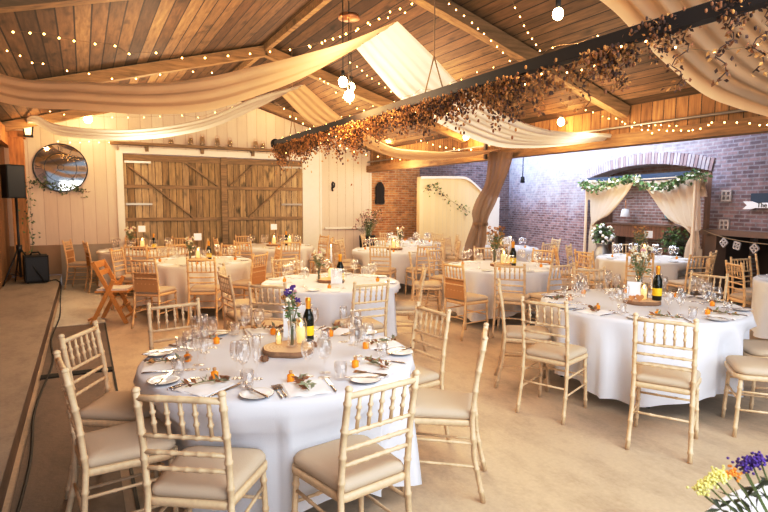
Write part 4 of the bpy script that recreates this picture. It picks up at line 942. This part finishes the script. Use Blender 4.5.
me.transform(Matrix.Translation((4.46, .068, 1.60)) @ Matrix(((1, 0, 0, 0), (0, 0, -1, 0), (0, 1, 0, 0), (0, 0, 0, 1)))); me.name = 'lettering'
lt = part('lettering', me, t, 'black lettering')
for x, z, lab in ((3.85, 1.78, 'pale terracotta vent block set in the brick beside the sign'), (3.84, 1.31, 'pale vent block low in the brick above the ledge')):
    t = wthing('vent_block', lab, 'vent'); b = MB()
    for xx, zz, w, h in ((x, z+.075, .19, .03), (x, z-.075, .19, .03), (x-.08, z, .03, .14), (x+.08, z, .03, .14), (x, z, .03, .14), (x, z, .14, .025)): b.box((xx, .01, zz), (w, .03, h), 'sand')
    part('block', b, t)
t = wthing('bunting_string', 'string with hanging frames sagging along the ledge at right', 'bunting')
P = resample(spline([(3.62, .2, 1.22), (4.0, .2, 1.13), (4.5, .2, 1.08), (5.2, .2, 1.08), (6.0, .2, 1.15)]), 40); b = MB(); b.tube(P, .008, 'rope', 5); part('string', b, t)
for i, x in enumerate((4.02, 4.27, 4.62, 5.0)):
    p = min(P, key=lambda q: abs(q.x-x)); b = MB(); R_ = Matrix.Rotation(.3*(-1)**i+.5, 3, 'Y'); s = .05
    for a, c in (((-s, 0, -s), (s, 0, -s)), ((s, 0, -s), (s, 0, s)), ((s, 0, s), (-s, 0, s)), ((-s, 0, s), (-s, 0, -s)), ((-s, 0, 0), (s, 0, 0)), ((0, 0, -s), (0, 0, s))):
        b.bar(p+R_ @ Vector(a)-Vector((0, 0, .08)), p+R_ @ Vector(c)-Vector((0, 0, .08)), .02, .02, 'sand', (0, 1, 0))
    part('frame', b, t)
t = thing('hanging_pendulum', 'thin cord with dark weight hanging in front of the brick wall', 'cord', (0, 0, 0)); q = W(-2.5, .3, 0); b = MB(); b.tube([(q.x, q.y, 3.3), (q.x, q.y, 2.35)], .012, 'black', 6); part('cord', b, t); b = MB(); b.lathe([(0, 0), (.06, .0), (.05, .16), (0, .18)], 'black', 10, (q.x, q.y, 2.2)); part('weight', b, t)

# ------------------------------------------------------------------ hanging beam with dried hops
GX, GZ = 2.8, 2.60
t = thing('hanging_pole', 'long dark pole hung lengthways under the roof on ropes', 'pole')
b = MB(); b.box((GX, 4.6, GZ), (.08, 8.4, .08), 'black_wood'); part('pole', b, t)
b = MB(); b.ball((GX, 8.86, GZ), .08, 'black', 12, 8, (1, .7, 1)); part('end_knob', b, t)
for y in (1.1, 4.22, 8.0):
    for dy_ in (-.14, .14): b = MB(); b.tube([(GX, y+dy_, GZ+.05), (GX, y, GZ+.34)], .006, 'rope', 5); part('sling', b, t)
    b = MB(); b.tube([(GX, y, GZ+.34), (GX, y, roofz(GX)-.02)], .006, 'rope', 5); part('rope', b, t)
r = random.Random(21); b = MB()
clumps = []
y = .6
while y < 8.75:
    clumps.append((y, r.uniform(.16, .36) if y > 2.2 else r.uniform(.10, .22), r.uniform(.07, .17), r.choice([.2, .45, .8, 1.0])))
    y += r.uniform(.18, .42)
for (y0, hang, wid, amt) in clumps:
    far = y0 > 4.4; near = y0 < 2.3
    nl = int((900 if far else 700 if not near else 480)*amt)
    for _ in range(nl):
        y = min(8.78, r.gauss(y0, wid*.6)); x = GX+r.gauss(0, .05)
        top = .035 if near else -.045
        z = GZ+top-abs(r.gauss(0, 1))*hang*.55*max(.3, 1-abs(y-y0)/(wid*2))
        if near: c = r.choice(['hop3', 'hop2', 'hop3', 'hop3', 'hop2', 'hop1'])
        elif far: c = r.choice(['hop1', 'hop1', 'hop2', 'hop3'])
        else: c = r.choice(['hop1', 'hop2', 'hop1', 'hop3'])
        sz = .6 if near else .8
        if r.random() < .4: b.ball((x, y, z), .010*sz+.002, c, 5, 3, (1, 1, 1.5))
        else: b.leaf((x, y, z), r.uniform(.025, .05)*sz, .024*sz, c, r)
for y0 in (1.45, 1.62, 1.85, 2.2, 2.45, 3.1, 4.7, 6.3):     # trailing tendrils
    L = r.uniform(.2, .36); P = [Vector((GX+.03*math.sin(k), y0+.05*k/8+.03*math.sin(k*1.7), GZ-.05-L*k/8)) for k in range(9)]; b.tube(P, .003, 'hop3', 5)
    for _ in range(60): b.leaf(r.choice(P)+Vector((r.gauss(0, .02), r.gauss(0, .025), 0)), .03, .018, r.choice(['hop2', 'hop3', 'hop1']), r)
single('dried_hop_garland', b, 'thick garland of dried brown hops wound along the hanging pole', 'garland')

# ------------------------------------------------------------------ string lights
BM = {}
def bulbmesh(r):
    k = round(r, 4)
    if k not in BM: b = MB(); b.ball((0, 0, 0), r, 'fairy', 6, 4); BM[k] = b.mesh('bulb')
    return BM[k]
def lights(pts, label, r=.012, extra=None, wire=.0014):
    r *= .66; t = thing('string_lights', label, 'string lights'); pts = [Vector(p) for p in pts]
    b = MB(); b.tube(spline(pts, 3), wire, 'wire', 4); part('light_wire', b, t)
    for p in pts: o = new('bulb', bulbmesh(r), t, p-Vector((0, 0, r)))
Y_ = lambda L, Y: [ony(x, y, Y) for x, y in L]
X_ = lambda L, X: [onx(x, y, X) for x, y in L]
lights(Y_([(13, 31), (30, 32), (44, 33), (59, 37), (74, 40), (95, 43), (115, 45), (129, 53), (156, 52), (182, 57), (205, 57), (228, 55), (250, 53), (270, 51), (290, 49), (309, 45), (325, 40), (340, 36), (356, 30), (370, 24), (388, 17), (405, 12), (420, 5)], 5.6), 'string of fairy lights across the roof just above the ivory drape', .013)
lights(Y_([(7, 50), (20, 55), (32, 62), (43, 63), (67, 70), (89, 73), (112, 78), (136, 78), (160, 74), (193, 71), (212, 72)], 6.2), 'short string of fairy lights low on the left roof boards', .011)
lights(Y_([(310, 46), (322, 42), (333, 38), (346, 33), (358, 28), (368, 22), (379, 18), (390, 11), (400, 8), (412, 3), (424, -4)], 4.6), 'fairy lights along the upper edge of the ivory drape', .013)
lights(Y_([(449, 3), (456, 9), (464, 15), (472, 22), (478, 28), (484, 33), (491, 40), (497, 46), (503, 52), (510, 60)], 4.0), 'fairy lights falling from the ridge to the pole, left run', .010)
lights(Y_([(510, -5), (515, 7), (520, 16), (524, 25), (528, 32), (532, 38), (536, 44), (540, 50), (544, 56), (548, 62)], 3.4), 'fairy lights falling from the ridge to the pole, right run', .009)
lights(Y_([(320, 78), (324, 81), (328, 83), (336, 92), (343, 97), (350, 103), (357, 108), (364, 110), (371, 112)], 6.5), 'fairy lights hanging beside the pendant bulbs', .011)
lights(Y_([(350, 62), (357, 66), (362, 70), (367, 75), (372, 78), (379, 83), (385, 87), (391, 91), (397, 94)], 6.7), 'fairy lights along the rafter behind the pendant bulbs', .012)
lights(Y_([(284, 108), (290, 116), (296, 118), (303, 123), (310, 128), (300, 132), (309, 136), (318, 140), (330, 143), (340, 145), (347, 148), (354, 151), (366, 154), (378, 156), (392, 158), (400, 159)], 8.8), 'fairy lights swagged across the white boards behind the pole', .016)
lights(X_([(398, 132), (406, 135), (414, 137), (421, 140), (427, 142), (433, 144), (440, 146), (446, 147), (454, 148), (459, 149), (471, 149)], 6.22), 'fairy lights along the far part of the amber boards', .02)
Z5 = lambda L: [(560+x/3.69, 90+y/3.69) for x, y in L]
lights(X_(Z5([(60, 55), (95, 72), (122, 80), (158, 95), (180, 103), (207, 103), (240, 122), (265, 135), (302, 145), (325, 145), (340, 157), (365, 145), (395, 148), (418, 147), (447, 147), (475, 148), (490, 145), (518, 140), (548, 127), (560, 117), (607, 117), (653, 117), (700, 120), (737, 127), (765, 126)]), 6.22), 'long string of fairy lights along the near amber boards', .013)
lights(X_(Z5([(230, 115), (275, 118), (300, 128), (328, 130), (352, 128), (372, 127), (403, 130), (430, 130)]), 6.2), 'short upper string of fairy lights on the amber boards', .011)
lights(Y_([(38, 107), (50, 111), (64, 114), (88, 116), (112, 117), (128, 117), (144, 117), (160, 116), (182, 115), (198, 117), (215, 112), (232, 107)], 8.0), 'fairy lights between the two left drapes', .010)
lights(Y_([(58, 141), (70, 142), (80, 142), (89, 141), (99, 142), (109, 142)], 12.3), 'fairy lights on the boards above the round mirror', .015)
r = random.Random(2); lights([(GX+r.uniform(-.05, .05), 8.6-i*.2, GZ+.06+r.uniform(-.02, .03)) for i in range(38)], 'fairy lights wound along the top of the hanging pole', .0065, wire=.002)
t = thing('string_lights', 'fine fairy lights tucked among the dried hops', 'string lights'); pts = [Vector((GX+r.uniform(-.07, .07), 8.5-i*.17, GZ-.05-r.random()*.15)) for i in range(46)]; b = MB(); b.tube(pts, .0015, 'wire', 4); part('light_wire', b, t)
for p in pts: new('bulb', bulbmesh(.006), t, p)

# ------------------------------------------------------------------ lamps and added fill lights
def bulb(loc, R, label, energy, cat='lamp', drop=None, name='wall_lamp'):
    t = thing(name, label, cat, loc)
    b = MB(); b.ball((0, 0, 0), R, 'bulb', 12, 8, (1, 1, 1.15)); part('bulb', b, t, 'glowing globe bulb')
    b = MB()
    if drop: b.lathe([(0, R*1.05), (.018, R*1.05), (.018, R+.07), (0, R+.07)], 'black', 10); b.tube([(0, 0, R+.06), (0, 0, drop)], .005, 'cable_dark', 6); part('flex', b, t)
    else: b.lathe([(0, R*1.05), (.03, R*1.05), (.03, R+.04), (0, R+.04)], 'iron', 10); part('holder', b, t)
    l = bpy.data.lights.new('lamp_light', 'POINT'); l.energy = energy; l.color = (1, .60, .27); l.shadow_soft_size = R*1.2
    o = new('lamp_light', l, None, Vector(loc)+Vector((0, 0, -R*1.6)))
    return t
WF = 1.0
t1 = bulb(ony(343, 82, 5.6), .05, 'left globe of the cluster of three pendant bulbs', 26*WF, drop=.9, name='pendant_lamp')
bulb(ony(351, 87, 5.9), .045, 'right globe of the cluster of three pendant bulbs', 20*WF, drop=.8, name='pendant_lamp')
bulb(ony(349, 96, 5.6), .055, 'lowest globe of the cluster of three pendant bulbs', 26*WF, drop=1.0, name='pendant_lamp')
b = MB(); q = ony(349, 17, 5.7); b.lathe([(.0, .02), (.11, .02), (.12, -.02), (.0, -.04)], 'copper', 20, q); single('ceiling_rose', b, 'round copper ceiling rose above the pendant bulbs', 'lamp fitting')
bulb(ony(558, 14, 2.75), .035, 'single pendant bulb at the top centre of the room', 10*WF, drop=.7, name='pendant_lamp')
bulb(ony(277, 102, 11.9), .075, 'bulb on the gable wall above the barn doors', 36*WF)
bulb(ony(88, 119, 11.9), .07, 'bulb on the gable wall above the round mirror', 22*WF)
for px, py, lab in ((388, 140, 'furthest bulb on the amber boards of the right side'), (466, 137, 'middle bulb on the amber boards of the right side'), (561, 122, 'nearest bulb on the amber boards of the right side')):
    bulb(onx(px, py, 6.12), .05, lab, 17*WF)
WARM2 = (1, .78, .55)
def point(loc, e, col=(1, .60, .27), s=.15):
    l = bpy.data.lights.new('fill_and_lantern_light', 'POINT'); l.energy = e; l.color = col; l.shadow_soft_size = s; return new('fill_and_lantern_light', l, None, loc)
q = W(1.8, .9, 1.9); point((q.x, q.y, q.z), 14, WARM2, .2)  # added fill, no fitting here, warming the arch curtains
point((-.62, 11.3, 2.75), 14, s=.03)
point((.6, 1.6, 2.9), 20, s=.3); point((4.6, .8, 2.75), 16, s=.3)     # extra unseen warm points over the near end of the room
WW = (1, .76, .50)
for lx, ly, lz, le in ((.9, 6.6, 2.6, 80), (4.3, 6.8, 2.75, 80), (1.2, 9.6, 2.7, 100), (3.9, 9.4, 2.8, 105), (5.9, 10.3, 2.3, 60), (8.3, 10.3, 2.4, 52), (7.0, 11.5, 2.0, 14), (2.3, 4.7, 2.75, 44), (5.6, 4.9, 2.5, 44), (7.6, 6.4, 3.0, 40)): point((lx, ly, lz), le, WW, .3)  # added fill points without fittings, lifting the mid and far tables
def area(loc, target, sx, sy, e, col):
    l = bpy.data.lights.new('daylight_and_fill', 'AREA'); l.shape = 'RECTANGLE'; l.size = sx; l.size_y = sy; l.energy = e; l.color = col
    o = new('daylight_and_fill', l, None, loc); l.spread = math.radians(130); o.rotation_euler = (Vector(target)-Vector(loc)).to_track_quat('-Z', 'Y').to_euler(); return o
area((2.2, -1.5, 1.5), (2.4, 4.0, .3), 6.0, 2.0, 80, (.86, .92, 1.0))       # daylight through the open front of the barn
area((2.4, .1, 3.15), (2.7, 2.6, .4), 4.2, 1.8, 88, (.90, .94, 1.0))       # added overhead fill under the roof, brightening the near tabletops
q = W(-.5, 1.7, 3.9); q2 = W(-.5, 0, 2.3); area(q, q2, 8.0, 1.2, 300, (.62, .75, 1.0))   # open sky over the lean-to
w = bpy.data.worlds.new('world'); S.world = w; w.use_nodes = True; bg = w.node_tree.nodes['Background']; bg.inputs[0].default_value = (.60, .74, 1.0, 1); bg.inputs[1].default_value = .55

S.view_settings.view_transform = 'Standard'; S.view_settings.look = 'None'; S.view_settings.exposure = 0.10; S.view_settings.gamma = 1.0
S.view_settings.use_curve_mapping = True
cm = S.view_settings.curve_mapping; cv = cm.curves[3]
cv.points.new(.20, .155); cv.points.new(.62, .64); cv.points.new(.85, .86); cm.update()
S.cycles.use_denoising = True
